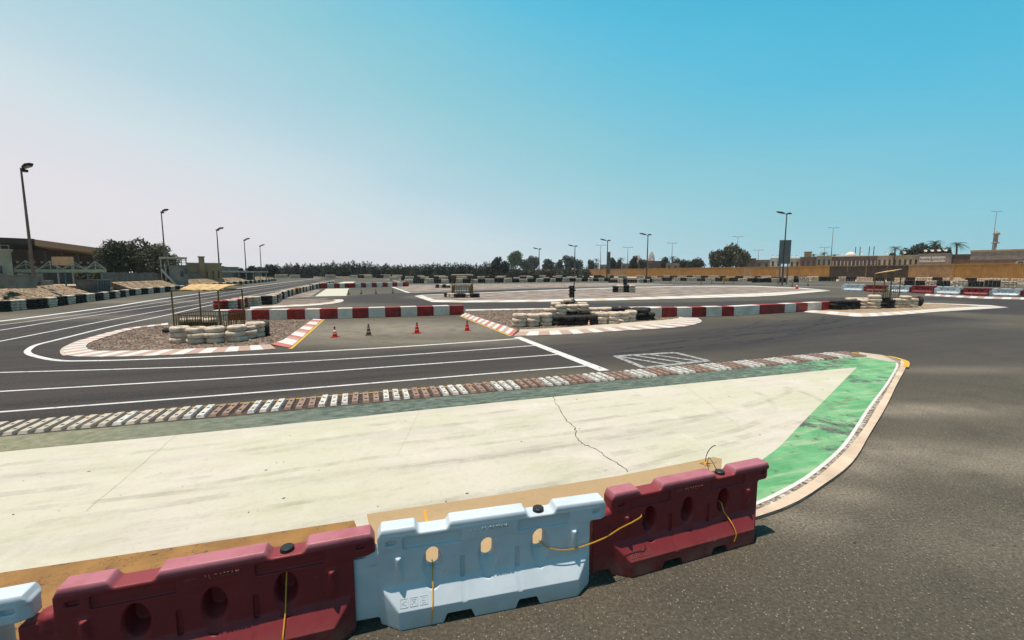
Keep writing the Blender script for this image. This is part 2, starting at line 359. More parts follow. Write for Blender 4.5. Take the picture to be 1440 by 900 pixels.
def offset(pts, d):
    out = []
    for i, p in enumerate(pts):
        t = (pts[min(i+1, len(pts)-1)]-pts[max(i-1, 0)]); t = Vector((t.x, t.y, 0)).normalized()
        out.append(Vector((p.x+t.y*d, p.y-t.x*d, 0)))
    return out
def link(name, me, parent=None, loc=None, rz=0):
    o = bpy.data.objects.new(name, me); col.objects.link(o)
    if parent: o.parent = parent
    if loc is not None: o.location = loc
    if rz: o.rotation_euler = (0, 0, rz)
    return o
def tag(o, label=None, cat=None, group=None, kind=None):
    if label: o['label'] = label
    if cat: o['category'] = cat
    if group: o['group'] = group
    if kind: o['kind'] = kind
    return o
def thing(name, loc, rz, label, cat, group=None):
    return tag(link(name, None, None, loc, rz), label, cat, group)
def struct(name, mb, mat, smooth=False): return tag(mb.build(name, mat, None, smooth), kind='structure')
def evaluated(o):
    dg = bpy.context.evaluated_depsgraph_get(); dg.update()
    return bpy.data.meshes.new_from_object(o.evaluated_get(dg), depsgraph=dg)

# ================================================================ THE GROUND
b = MB(); n = 64
b.sheet([(2600*math.cos(2*math.pi*k/n), 2600*math.sin(2*math.pi*k/n)+300) for k in range(n)], -.03)
struct('ground', b, SAND)

racing = [spline(W(p), 8) for p in (
    [(-140, 600), (0, 556), (180, 548), (400, 527), (620, 506), (800, 492), (960, 482), (1080, 468), (1190, 456), (1290, 446)],
    [(470, 391), (420, 398), (330, 412), (230, 432), (120, 452), (0, 474), (-60, 492), (-70, 520), (-20, 540), (120, 540), (300, 526)],
    [(1400, 438), (1432, 428), (1400, 421), (1330, 420), (1220, 421), (1100, 426), (960, 429), (800, 430), (660, 429), (580, 424), (520, 422), (545, 415), (640, 411), (760, 406), (900, 400), (1040, 398)])]
rad = [2.3, 3.3, 3.0]
def seg_dist(X, Y, pts):
    D = np.full(X.shape, 1e9)
    for p, q in zip(pts[:-1], pts[1:]):
        d = q-p; L2 = d.x*d.x+d.y*d.y+1e-9
        t = np.clip(((X-p.x)*d.x+(Y-p.y)*d.y)/L2, 0, 1)
        D = np.minimum(D, np.hypot(X-p.x-t*d.x, Y-p.y-t*d.y))
    return D
ss = np.concatenate([np.arange(-26, -6, 1.0), np.arange(-6, 40, .28), np.arange(40, 100, .9), np.arange(100, 300, 6)])
tt = np.concatenate([np.arange(-46, -30, .5), np.arange(-30, 44, .33), np.arange(44, 152, 1.3)])
S, T = np.meshgrid(ss, tt, indexing='ij')
X = S*UDIR.x+T*VDIR.x; Y = S*UDIR.y+T*VDIR.y
wob = np.array([mnoise.noise(Vector((x*.16, y*.16, 0))) for x, y in zip(X.ravel(), Y.ravel())]).reshape(X.shape)
rub = np.zeros(X.shape)
for pts, r in zip(racing, rad):
    D = seg_dist(X, Y, pts)+wob*.8
    rub = np.maximum(rub, 1-np.clip((D-r*.75)/(r*.75), 0, 1))
rub = np.maximum(rub, .62*(1-np.clip((np.hypot((X-15)/11, (Y-21)/6)-.55)/.5, 0, 1)))
rub = np.maximum(rub, .7*(1-np.clip((np.hypot((X-18)/14, (Y-17.5)/6)-.5)/.6, 0, 1)))
dust = np.zeros(X.shape)
for px, py, a, bb, w in [(1290, 576, 1.9, .40, 1.0), (1262, 578, .9, .35, 1.0), (1225, 632, 1.5, .5, 1.0), (1195, 655, .6, .4, 1.0), (1410, 650, 2.2, .6, .8), (1165, 694, .7, .3, .9), (1340, 520, 3.5, .5, .45), (1120, 727, .6, .3, .8), (1420, 760, 1.5, .5, .3), (555, 462, 7.0, 3.4, 1.0), (480, 470, 3, 2, .9), (660, 462, 2.5, 2.0, .9), (560, 480, 6, 1.2, .6), (60, 446, 10, 2.0, .5), (200, 424, 10, 2.5, .5)]:
    c = G(px, py); dx, dy = X-c.x, Y-c.y
    dust = np.maximum(dust, w*np.exp(-((dx/a)**2+(dy/bb)**2)))
ns, ntt = len(ss), len(tt)
idx = np.arange(ns*ntt).reshape(ns, ntt)
F = np.stack([idx[:-1, :-1], idx[:-1, 1:], idx[1:, 1:], idx[1:, :-1]], -1).reshape(-1, 4)
me = bpy.data.meshes.new('asphalt'); me.from_pydata(np.stack([X.ravel(), Y.ravel(), np.zeros(X.size)], 1).tolist(), [], F[:, ::-1].tolist())
for nm, arr in (('rubber', rub), ('dust', dust)):
    a = me.attributes.new(nm, 'FLOAT', 'POINT'); a.data.foreach_set('value', arr.ravel().astype(np.float32))
me.materials.append(ASPHALT); me.update()
if me.polygons[0].normal.z < 0: me.flip_normals()
tag(link('asphalt', me), kind='structure')

# painted lines
def line(pts, w, z=.005, mat=LINE, name='lane_line', sm=6):
    b = MB(); b.ribbon(spline(W(pts), sm), w, z); return struct(name, b, mat)
line([(-80, 586), (0, 579.5), (340, 553.7), (700, 524.5), (833, 514)], .10)
line([(-80, 556), (0, 550.7), (340, 530.7), (560, 515), (792, 498)], .10)
line([(-60, 526), (0, 524), (160, 519.5), (340, 513), (560, 500), (752, 486)], .10)
line([(727, 476.5), (560, 488), (360, 498.7), (200, 505.5), (125, 507.5), (82, 507), (50, 501), (39, 496), (41, 491), (52, 485), (80, 478), (158, 459), (235.5, 443), (300, 428.5), (380, 413.5), (430, 403.5), (460, 396.5)], .17, .006)
base_s1 = G(160, 431)
def straight(pt, w, pts=None, s0=-16, s1=190):
    b = MB(); p = G(*pt); b.ribbon([p+UDIR*s0, p+UDIR*s1], w, .005); struct('lane_line', b, LINE)
line([(-60, 457), (0, 451.7), (78, 442), (160, 431), (220, 421.5), (300, 410.5), (389, 398.6), (450, 391)], .42)
line([(-60, 463), (0, 457), (80, 446.7), (160, 435.5), (220, 426), (310, 412.5), (395, 400.3), (452, 392)], .12)
line([(-60, 471), (0, 464.4), (71, 453), (160, 439.4), (235, 428.3), (320, 415), (400, 402), (455, 393)], .14)
line([(-60, 490), (0, 480), (80, 464.4), (160, 449), (220, 438), (287, 426.5), (380, 410.5), (440, 399), (458, 394.5)], .14)
line([(727, 474), (850, 521.5)], .34, .0075, name='start_line')
hb = W([(865, 501), (949, 496), (996, 507.5), (906, 517.5)])
b = MB()
for i in range(4): b.ribbon([hb[i], hb[(i+1) % 4]], .20, .0065+.0012*i)
struct('hatched_box', b, LINE_WORN)
b = MB()
for k, t in enumerate((.22, .47, .72)): b.ribbon([hb[0].lerp(hb[1], t-.2), hb[3].lerp(hb[2], t+.16)], .17, .0125)
struct('hatching', b, LINE_WORN)
for k, pts in enumerate(([(397, 422.3), (460, 420.2)], [(405, 417.4), (460, 416.4)], [(561, 399.5), (573, 399.7), (640, 399.2), (760, 397.6), (880, 396.4), (930, 396.6)], [(552, 403.5), (575, 411.6)],
                         [(575, 411.7), (671, 408), (760, 405.2), (880, 402.4), (960, 400.8)], [(530, 393.3), (545, 393.4), (562, 396)], [(860, 401), (960, 399.4), (1010, 400.2)], [(930, 395.6), (1060, 398), (1170, 399)], [(1100, 402), (1190, 404.3)])):
    line(pts, .55 if k > 1 else .3, .0055, name='edge_line')
b = MB(); b.sheet(W([(443, 416.6), (487, 416), (491, 405.6), (459, 406)]), .0045); struct('cream_paint_patch', b, CREAM)
b = MB(); b.sheet(W([(462, 401.2), (492, 400.6), (500, 396), (484, 396)]), .0045); struct('cream_paint_patch', b, CREAM)

# ================================================================ CONCRETE APRON WITH RUMBLE KERB
AZ = .03
def G_(px, py): return G(px, py, AZ)
def W_(pts): return [G_(x, y) for x, y in pts]
kt = spline(W_([(-330, 628), (-120, 607), (0, 596), (360, 565), (700, 537.5), (1040, 509), (1150, 498.6), (1208, 495.2)]), 6)
kb = spline(W_([(-330, 652), (-120, 627), (0, 615), (360, 583), (700, 551), (1040, 519), (1150, 507.2), (1208, 501.6)]), 6)
cr = spline(W_([(-330, 675), (-120, 650), (0, 636), (360, 601), (700, 566), (1040, 532.5), (1150, 521.8), (1205, 516.6)]), 6)
outer = spline(W_([(1240, 499), (1268, 506), (1275, 513), (1261, 541), (1246, 572), (1224, 609), (1199, 650), (1155.6, 684), (1115, 709), (1064, 727.6), (1000, 744)]), 5)
tan_in = spline(W_([(1266, 509), (1266.5, 513), (1253.6, 538), (1230, 578), (1214.7, 603), (1186.7, 637), (1149, 671.6), (1109, 696.5), (1064, 718), (1000, 738)]), 5)
white_in = spline(W_([(1262, 511), (1263, 516), (1249, 541), (1224, 575), (1208.5, 600), (1186.7, 631), (1146, 667), (1109, 690), (1064, 711.5), (1000, 732)]), 5)
BAR = [(-.109, 3.462, R(14.4)), (1.794, 4.123, R(20.3)), (-1.985, 2.900, R(18.4))]
d3 = R(19); BAR.append((BAR[2][0]-2.05*math.cos(d3), BAR[2][1]-2.05*math.sin(d3), R(20)))
d4 = R(20); BAR.append((BAR[3][0]-2.0*math.cos(d4), BAR[3][1]-2.0*math.sin(d4), R(20)))
front = [Vector((2.55, 4.85, 0)), Vector((1.60, 4.42, 0)), Vector((-.20, 3.80, 0)), Vector((-2.15, 3.22, 0)), Vector((-4.3, 2.45, 0)), Vector((-7.5, 1.35, 0))]
slab_poly = [p for p in kt]+[p for p in outer]+front+[Vector((kt[0].x-.6, kt[0].y-1.6, 0))]
b = MB(); b.prism([(p.x, p.y) for p in slab_poly], -.02, AZ); struct('concrete_apron', b, CONC)
# cream field
inner_green = spline(W_([(1205, 516.6), (1129, 594), (1093, 631), (1040, 668)]), 5)
cream_front = [G_(1020, 668)]+[p+Vector((0, .03, 0)) for p in front[1:]]
b = MB(); b.sheet([p for p in cr]+inner_green[1:-1]+cream_front, AZ+.004); struct('cream_field', b, CREAM)
# worn green band beside the ribs and bright green sheet round the nose
def strip_attr(name, L, Rr, z, mat, wear, sandy):
    n = len(L); v = [(p.x, p.y, z) for p in L]+[(p.x, p.y, z) for p in Rr]
    f = [(i, i+1, n+i+1, n+i) for i in range(n-1)]
    me = bpy.data.meshes.new(name); me.from_pydata(v, [], f); me.materials.append(mat)
    for nm, arr in (('wear', wear), ('sandy', sandy)):
        a = me.attributes.new(nm, 'FLOAT', 'POINT'); a.data.foreach_set('value', list(arr)+list(arr))
    me.update()
    if me.polygons[0].normal.z < 0: me.flip_normals()
    return tag(link(name, me), kind='structure')
xs = [p.x for p in kb]
strip_attr('green_band', kb, cr, AZ+.006, GREEN, [min(1, max(0, 1.02-.55*max(0, (x-3.0))/7.5)) for x in xs], [min(1, max(0, (-4.0-x)/4.0)) for x in xs])
ig = [inner_green[min(int(i*(len(inner_green)-1)/(len(white_in)-1)+.5), len(inner_green)-1)] for i in range(len(white_in))]
k1 = [inner_green[0].lerp(inner_green[-1], 0)]
def resample(pts, n):
    L = [0]
    for a, c in zip(pts[:-1], pts[1:]): L.append(L[-1]+(c-a).length)
    out = []
    for i in range(n):
        t = L[-1]*i/(n-1); j = max(k for k in range(len(L)) if L[k] <= t+1e-9); j = min(j, len(pts)-2)
        out.append(pts[j].lerp(pts[j+1], (t-L[j])/max(L[j+1]-L[j], 1e-9)))
    return out
gi = resample([cr[-1]]+inner_green[1:]+[G_(1000, 690)], 40); go = resample(white_in, 40)
wr = [.20+.38*max(0, math.sin(i*.33-.6))*(1 if 8 < i < 26 else .35) for i in range(40)]
strip_attr('green_paint', gi, go, AZ+.0065, GREEN, wr, [0]*40)
strip_attr('green_paint', [kb[-1], G_(1235, 505.5), G_(1262, 511)], [cr[-1], cr[-1].lerp(G_(1263, 516), .4), G_(1263, 516)], AZ+.0075, GREEN, [.4, .2, .05], [0]*3)
def between(name, L, Rr, z, mat, n=40):
    L, Rr = resample(L, n), resample(Rr, n); b = MB(); b.v = [(p.x, p.y, z) for p in L]+[(p.x, p.y, z) for p in Rr]; b.f = [(i, i+1, n+i+1, n+i) for i in range(n-1)]
    if (L[1]-L[0]).cross(Rr[0]-L[0]).z < 0: b.f = [f[::-1] for f in b.f]
    return struct(name, b, mat)
CRUMBLE = M('crumbled edge', (.16, .125, .09), .95, .4, 7, (.60, .55, .47), .6, 11, .6, 30)
EDGE_TAN = M('tan edge paint', (.54, .46, .37), .85, .14, 1.2, (.36, .29, .22), .30, 3)
between('crumbled_edge', white_in, tan_in, AZ+.009, CRUMBLE)
between('edge_paint', tan_in, outer[5:], AZ+.010, EDGE_TAN)
between('edge_paint', white_in, offset(white_in, .05), AZ+.0125, KERB_WHITE)
b = MB(); b.ribbon(resample(outer[2:12], 20), .13, AZ+.014); struct('yellow_edge_line', b, YELLOW_LINE)
b = MB(); b.ribbon([p+Vector((0, 0, 0)) for p in offset(kt, .022)], .045, AZ+.0055); struct('yellow_edge_line', b, YELLOW_LINE)
b = MB(); b.ribbon(resample(W_([(1180, 494.6), (1215, 497.5), (1250, 502.5)]), 8), .08, AZ+.004); struct('yellow_edge_line', b, YELLOW_LINE)
b = MB(); b.sheet([kt[-1], G_(1240, 499.5), G_(1262, 509), G_(1240, 508), kb[-1]], AZ+.0035); struct('kerb_end', b, RIB_SAND)
rp_ = random.Random(9)
# front strips
def loc(i, sx_, oy): x, y, a = BAR[i]; return Vector((x+math.cos(a)*sx_-math.sin(a)*oy, y+math.sin(a)*sx_+math.cos(a)*oy, 0))
b = MB(); b.prism([(p.x, p.y) for p in [G(q, w, AZ+.03) for q, w in ((-260, 846), (0, 805.5), (180, 779), (360, 752.5), (498, 731.7))]+[loc(2, .97, .30), loc(2, -1, .30), loc(3, -1, .30), loc(4, -1, .30)]], AZ+.001, AZ+.03); struct('ochre_kerb_strip', b, OCHRE)
b = MB(); b.prism([(p.x, p.y) for p in W_([(516, 724), (700, 697), (870, 670), (960, 652.5), (1003, 643.5), (1015, 646)])+[loc(1, .70, .32), loc(1, -1, .30), loc(0, 0, .30), loc(0, -.98, .30)]], AZ+.001, AZ+.010); struct('tan_kerb_strip', b, TAN)
JOINT = M('slab joint', (.40, .35, .29), .9, .2)
for p, q in (((250, 611), (120, 720)), ((590, 578), (560, 640)), ((960, 541), (1040, 600))):
    b = MB(); P_ = resample(W_([p, q]), 14); P_ = [v+Vector((rp_.uniform(-.01, .01), rp_.uniform(-.01, .01), 0)) for v in P_]; b.ribbon(P_, .006, AZ+.0062); struct('slab_joint', b, JOINT)
# crack in the concrete
rp = random.Random(3)
cpts = spline(W_([(778, 558), (786, 575), (797, 592), (808, 602), (810, 615), (818, 624), (836, 631), (850, 641), (866, 651), (884, 664)]), 6)
cpts = [p+Vector((rp.uniform(-.022, .022), rp.uniform(-.022, .022), 0)) for p in cpts]
b = MB(); n = len(cpts); ws = [.003+.006*rp.random() for _ in cpts]
for i in range(n-1):
    d = (cpts[i+1]-cpts[i]).normalized(); s = Vector((d.y, -d.x, 0))
    b.add([cpts[i]-s*ws[i]+Vector((0,0,.0075)), cpts[i]+s*ws[i]+Vector((0,0,.0075)), cpts[i+1]+s*ws[i+1]+Vector((0,0,.0075)), cpts[i+1]-s*ws[i+1]+Vector((0,0,.0075))], [(0, 1, 2, 3)])
struct('crack', b, M('dark gap filler', (.035, .030, .024), .95))  # dark filler laid along the crack as a thin ribbon
for pts in ([(1134, 594), (1175, 600), (1212, 604)],):
    b = MB(); b.ribbon(spline(W(pts), 6), .012, AZ+.0085); struct('slab_joint', b, MATS['dark gap filler'])

# ribs of the rumble kerb, each its own piece
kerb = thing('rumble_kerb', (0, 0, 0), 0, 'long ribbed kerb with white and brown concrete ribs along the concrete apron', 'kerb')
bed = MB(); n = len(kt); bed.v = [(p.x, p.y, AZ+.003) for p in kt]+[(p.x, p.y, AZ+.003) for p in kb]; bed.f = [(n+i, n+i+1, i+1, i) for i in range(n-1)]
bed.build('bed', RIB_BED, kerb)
def rib_mesh(mat):
    b = MB(); L, w, hgt = .76, .136, .055
    xs = [-w/2, -w/2+.012, -.028, .028, w/2-.012, w/2]; ys = [-L/2, -L/2+.03, -.22, -.15, .10, .17, L/2-.03, L/2]
    for j, y in enumerate(ys):
        for i, x in enumerate(xs):
            z = hgt
            if i in (0, 5) or j in (0, 7): z = .004
            b.v.append((x, y, z))
    nx = len(xs)
    holes = {(2, 2), (2, 4)}
    for j in range(len(ys)-1):
        for i in range(nx-1):
            q = (j*nx+i, j*nx+i+1, (j+1)*nx+i+1, (j+1)*nx+i)
            if (i, j) in holes:
                o = len(b.v); b.v += [(b.v[k][0]*.8, b.v[k][1], .012) for k in q]
                b.f.append((o, o+1, o+2, o+3)); b.f += [(q[k], q[(k+1) % 4], o+(k+1) % 4, o+k) for k in range(4)]
            else: b.f.append(q)
    return b.mesh('rib', mat)
ribs = [rib_mesh(RIB_WHITE), rib_mesh(RIB_BROWN), rib_mesh(RIB_SAND)]
mid = [(p+q)/2 for p, q in zip(resample(kt, 200), resample(kb, 200))]
acc = [0]
for a, c in zip(mid[:-1], mid[1:]): acc.append(acc[-1]+(c-a).length)
pitch = .212; k = 0; s = .1
while s < acc[-1]-.05:
    j = max(i for i in range(len(acc)) if acc[i] <= s); j = min(j, len(mid)-2)
    p = mid[j].lerp(mid[j+1], (s-acc[j])/(acc[j+1]-acc[j])); d = mid[j+1]-mid[j]; a = math.atan2(d.y, d.x)
    white = (k//3) % 2 == 0
    me = ribs[0] if white else ribs[1]
    if p.x < -6.2: me = ribs[2] if not white or random.random() < .7 else ribs[0]
    o = link('rib', me, kerb, (p.x, p.y, AZ+.0035), a+random.uniform(-.03, .03)); o.scale = (random.uniform(.92, 1.05), random.uniform(.97, 1.03), random.uniform(.8, 1.1))
    s += pitch; k += 1

# ================================================================ ISLANDS: GRAVEL BEDS AND PAINTED KERBS
def island(poly, mat, z=.02):
    b = MB(); b.sheet(poly, z); return struct('gravel_bed', b, mat)
def kerb_run(label, inner, outr, cols, n, hgt=.06, zin=.055, sub=1):
    """painted kerb: each painted block is a piece of its own"""
    inner, outr = resample(inner, n*2+1), resample(outr, n*2+1)
    r = thing('painted_kerb', (0, 0, 0), 0, label, 'kerb')
    for i in range(n):
        a, c, e, f = outr[2*i], outr[2*i+2], inner[2*i+2], inner[2*i]; am, em = outr[2*i+1], inner[2*i+1]
        g = .0
        top = [(a, hgt*.35), (am, hgt*.35), (c, hgt*.35), (e, hgt), (em, hgt), (f, hgt)]
        b = MB(); b.v = [(p.x, p.y, -.01) for p, _ in top]+[(p.x, p.y, z+random.uniform(-.002, .002)) for p, z in top]
        b.f = [(0, 1, 4, 5), (1, 2, 3, 4)]; b.f = [(6, 7, 10, 11), (7, 8, 9, 10)]+[(k, (k+1) % 6, 6+(k+1) % 6, 6+k) for k in range(6)]
        if (c-a).cross(f-a).z < 0: b.f = [q[::-1] for q in b.f]
        b.build('kerb_block', cols[i % len(cols)], r)
    return r
# island 1
i1_out = spline(W([(236, 454.5), (205, 458.5), (173, 463), (124.5, 475.5), (98, 486), (90, 492), (91, 497.5), (100, 501), (133, 502.2), (204.5, 501), (300, 496.5), (388, 491)]), 5)
i1_in = spline(W([(237, 458), (214, 460.5), (191, 463.5), (152, 474.5), (128, 483), (122, 487.5), (122, 491), (127, 493.8), (140, 495.5), (204.5, 494.8), (300, 491), (380, 486.3)]), 5)
kerb_run('white and faded red kerb curving round the hairpin gravel island', i1_in, i1_out, [KERB_WHITE, KERB_PINK, KERB_WHITE, KERB_PINK], 44)
i1b_in = W([(381, 486), (399, 479.5), (441, 449.6)]); i1b_out = W([(407, 489.5), (418, 480.5), (453, 449.6)])
kerb_run('red and white striped kerb running up to the block wall beside the shelter island', i1b_in, i1b_out, [KERB_RED, KERB_WHITE, KERB_WHITE, KERB_PINK], 18)
b = MB(); b.ribbon(W([(408.5, 491), (420, 481), (455.5, 449.4)]), .12, .012); struct('yellow_edge_line', b, YELLOW_LINE)
b = MB(); b.ribbon(offset(i1_out[16:34], .04), .10, .0115); struct('tan_edge_line', b, RIB_SAND)
isl1 = i1_in+[G(399, 479.5), G(441, 449.6), G(345, 451), G(262, 452.5)]
island(isl1, GRAVEL, .022)
# island 2
k2_in = W([(654, 441.2), (728, 466)]); k2_out = W([(648, 444), (720, 472.6)])
kerb_run('red and white striped kerb beside the cones from wall end to start line', k2_in, k2_out, [KERB_WHITE, KERB_PINK, KERB_WHITE, KERB_RED], 20)
b = MB(); b.ribbon(W([(646.5, 444.4), (718.5, 473)]), .12, .012); struct('yellow_edge_line', b, YELLOW_LINE)
i2_out = spline(W([(722, 473), (743, 472.3), (807, 470), (880, 465), (940, 461.5), (966, 458.6), (981, 455.2), (987, 451.8), (981, 447.4)]), 5)
i2_mid = spline(W([(730, 468.3), (745, 467.8), (807, 465.4), (880, 460.6), (935, 457), (954, 455), (964, 453), (967, 451), (964, 448)]), 5)
i2_in = spline(W([(731, 465), (745, 464.6), (807, 461.2), (870, 456), (925, 452), (940, 450.6), (950, 449.5), (954, 448.5), (955, 446.5)]), 5)
kerb_run('white and pink block kerb below the centre tyre pile with traffic light', i2_mid, i2_out, [KERB_PINK, KERB_WHITE], 26)
b = MB(); n = 40; A1, A2 = resample(i2_in, n), resample(i2_mid, n); b.v = [(p.x, p.y, .06) for p in A1]+[(p.x, p.y, .058) for p in A2]; b.f = [(n+i, n+i+1, i+1, i) for i in range(n-1)]; struct('kerb_margin', b, KERB_CREAM)
k2_top_o = W([(655, 435.6), (720, 434.4), (782, 433.4), (930, 431)]); k2_top_i = W([(655, 438), (720, 436.8), (782, 435.8), (930, 433)])
kerb_run('low white kerb behind the centre gravel island along the back track', k2_top_i, k2_top_o, [KERB_WHITE, KERB_WHITE, KERB_CREAM], 24)
island(W([(655, 438), (782, 435.8), (930, 433), (955, 446.5)])+i2_in[::-1]+W([(728, 466), (654, 441.2)]), GRAVEL, .022)
# island 3
i3_out = spline(W([(1130, 439), (1160, 441.6), (1190, 444.4), (1215, 445.6), (1260, 443.2), (1320, 438.6), (1363, 436), (1418, 432.7)]), 5)
i3_in = spline(W([(1138, 437.2), (1165, 438.6), (1192, 440.6), (1215, 441.6), (1258, 439.4), (1310, 435.6), (1345, 433.6), (1378, 432)]), 5)
kerb_run('white and tan kerb under the slanted roof shelter on the far right island', i3_in, i3_out, [KERB_WHITE, KERB_CREAM], 30)
i3t_o = W([(1418, 432.5), (1394, 429.6), (1342, 427.6), (1294, 426)]); i3t_i = W([(1380, 431.6), (1370, 430.9), (1340, 429.2), (1294, 427.4)])
kerb_run('thin white kerb along the back of the slanted roof shelter island', i3t_i, i3t_o, [KERB_WHITE, KERB_CREAM], 14)
island(i3_in+W([(1340, 429.2), (1294, 427.2), (1172, 433)]), M('tan dirt bed', (.30, .24, .17), .95, .25, 1.5, bmp=.5, bscale=20, rnd=False), .022)
# island 4: long gravel island
i4b_o = W([(583, 416.5), (607.5, 425), (651, 425.6), (740, 424.8), (860, 422.6), (940, 420.4), (1060, 417.3), (1095, 415.6), (1168, 409)])
i4b_i = W([(594, 416), (612, 422.6), (651, 423.4), (740, 422.6), (860, 420), (940, 417.4), (1060, 413.2), (1095, 411.6), (1150, 408.4)])
kerb_run('long white kerb along the near side of the middle gravel island', i4b_i, i4b_o, [KERB_WHITE, KERB_CREAM, KERB_WHITE], 60)
i4t_o = W([(583, 416), (592, 415), (672, 411.9), (780, 407.4), (900, 403.4), (978, 402), (1060, 402), (1129, 405), (1168, 408.6)])
i4t_i = W([(596, 416), (600, 415.6), (672, 413), (780, 408.6), (900, 404.6), (978, 403.2), (1060, 403.3), (1125, 406.2), (1148, 408)])
kerb_run('long white kerb along the far side of the middle gravel island', i4t_i, i4t_o, [KERB_WHITE, KERB_WHITE, KERB_CREAM], 40)
island(i4b_i+i4t_i[::-1], GRAVEL_PALE, .022)
island(W([(555, 403.4), (577, 410.8), (671, 407.2), (760, 404.6), (880, 401.9), (950, 400.2), (900, 398), (780, 398.4), (640, 400.2), (575, 401)]), GRAVEL_PALE, .0215)
i6 = W([(352, 434.4), (440, 430), (468, 427.2), (480, 425), (484, 422.8), (481, 421)]); i6i = W([(352, 432.6), (440, 428.2), (464, 425.8), (470, 424.3), (472, 423), (468, 422)])
kerb_run('white kerb nose behind the red and white block wall', i6i, i6, [KERB_WHITE, KERB_CREAM], 16)
island(i6i+W([(440, 421.8), (392, 423.8)]), GRAVEL, .021)
island(W([(400, 420), (436, 418), (452, 407.5), (445, 407), (420, 413)]), GRAVEL_PALE, .0213)
# red and white flat kerb in front of the far-right barriers
rk_o = W([(1300, 415.6), (1340, 418), (1380, 420), (1440, 421.4), (1520, 423.5)]); rk_i = W([(1302, 413.8), (1340, 415.8), (1380, 417.7), (1440, 419), (1520, 421)])
kerb_run('red and white kerb in front of the far right plastic barriers', rk_i, rk_o, [KERB_WHITE, KERB_PINK], 20)

# loose stones on the two near gravel beds
def inside(p, poly):
    c = False; n = len(poly); j = n-1
    for i in range(n):
        if (poly[i].y > p[1]) != (poly[j].y > p[1]) and p[0] < (poly[j].x-poly[i].x)*(p[1]-poly[i].y)/(poly[j].y-poly[i].y)+poly[i].x: c = not c
        j = i
    return c
def stones(poly, n, mat, lo, hi, seed, z=.022):
    r = random.Random(seed); b = MB(); x0, x1 = min(p.x for p in poly), max(p.x for p in poly); y0, y1 = min(p.y for p in poly), max(p.y for p in poly); k = 0
    while k < n:
        x, y = r.uniform(x0, x1), r.uniform(y0, y1)
        if not inside((x, y), poly): continue
        s = r.uniform(lo, hi)*(1.6 if r.random() < .06 else 1); a = r.uniform(0, 6.28); vs = []
        for t in range(4): vs.append((x+s*math.cos(a+t*1.57+r.uniform(-.3, .3)), y+s*math.sin(a+t*1.57)*r.uniform(.6, 1), z))
        for t in range(3): vs.append((x+.55*s*math.cos(a+t*2.1+.4), y+.55*s*math.sin(a+t*2.1+.4), z+s*r.uniform(.55, .9)))
        b.add(vs, [(0, 1, 4), (1, 2, 5), (2, 3, 6), (3, 0, 6), (1, 5, 4), (2, 6, 5), (0, 4, 6), (4, 5, 6)]); k += 1
    return b
tag(stones(isl1, 5200, STONE, .018, .05, 1).build('gravel', STONE), 'loose brown gravel covering the hairpin island', 'gravel', kind='stuff')
isl2 = W([(655, 438), (782, 435.8), (930, 433), (955, 446.5)])+i2_in[::-1]+W([(728, 466), (654, 441.2)])
tag(stones(isl2, 6500, STONE, .022, .06, 2).build('gravel', STONE), 'loose brown gravel round the centre tyre pile', 'gravel', kind='stuff')

# ================================================================ FOREGROUND PLASTIC BARRIERS
def hull(pts):
    bm = bmesh.new()
    for p in pts: bm.verts.new(p)
    bmesh.ops.convex_hull(bm, input=bm.verts[:])
    bmesh.ops.delete(bm, geom=[v for v in bm.verts if not v.link_faces], context='VERTS')
    return bm
def append_bm(dst, src):
    me = bpy.data.meshes.new('tmp'); src.to_mesh(me); src.free(); dst.from_mesh(me); bpy.data.meshes.remove(me)
def bm_from(mb):
    bm = bmesh.new(); me = mb.mesh('tmp', PL_WHITE); bm.from_mesh(me); bpy.data.meshes.remove(me); return bm
def ell(cx, cz, rx, rz, y, n=28, pw=1.0): return [(cx+rx*math.cos(2*math.pi*k/n), y, cz+rz*math.sin(2*math.pi*k/n)) for k in range(n)]
def caps(cx, cz, hw, hh, y, n=28):
    out = []
    for k in range(n):
        t = 2*math.pi*k/n; out.append((cx+hw*math.cos(t), y, cz+hw*math.sin(t)+(hh-hw)*(1 if math.sin(t) > 0 else -1 if math.sin(t) < 0 else 0)))
    return out
def loft(rings):
    b = MB(); n = len(rings[0])
    for r in rings: b.v += r
    for i in range(len(rings)-1):
        for k in range(n): b.f.append((i*n+k, i*n+(k+1) % n, (i+1)*n+(k+1) % n, (i+1)*n+k))
    b.f.append(tuple(range(n))[::-1]); b.f.append(tuple((len(rings)-1)*n+k for k in range(n))); return b
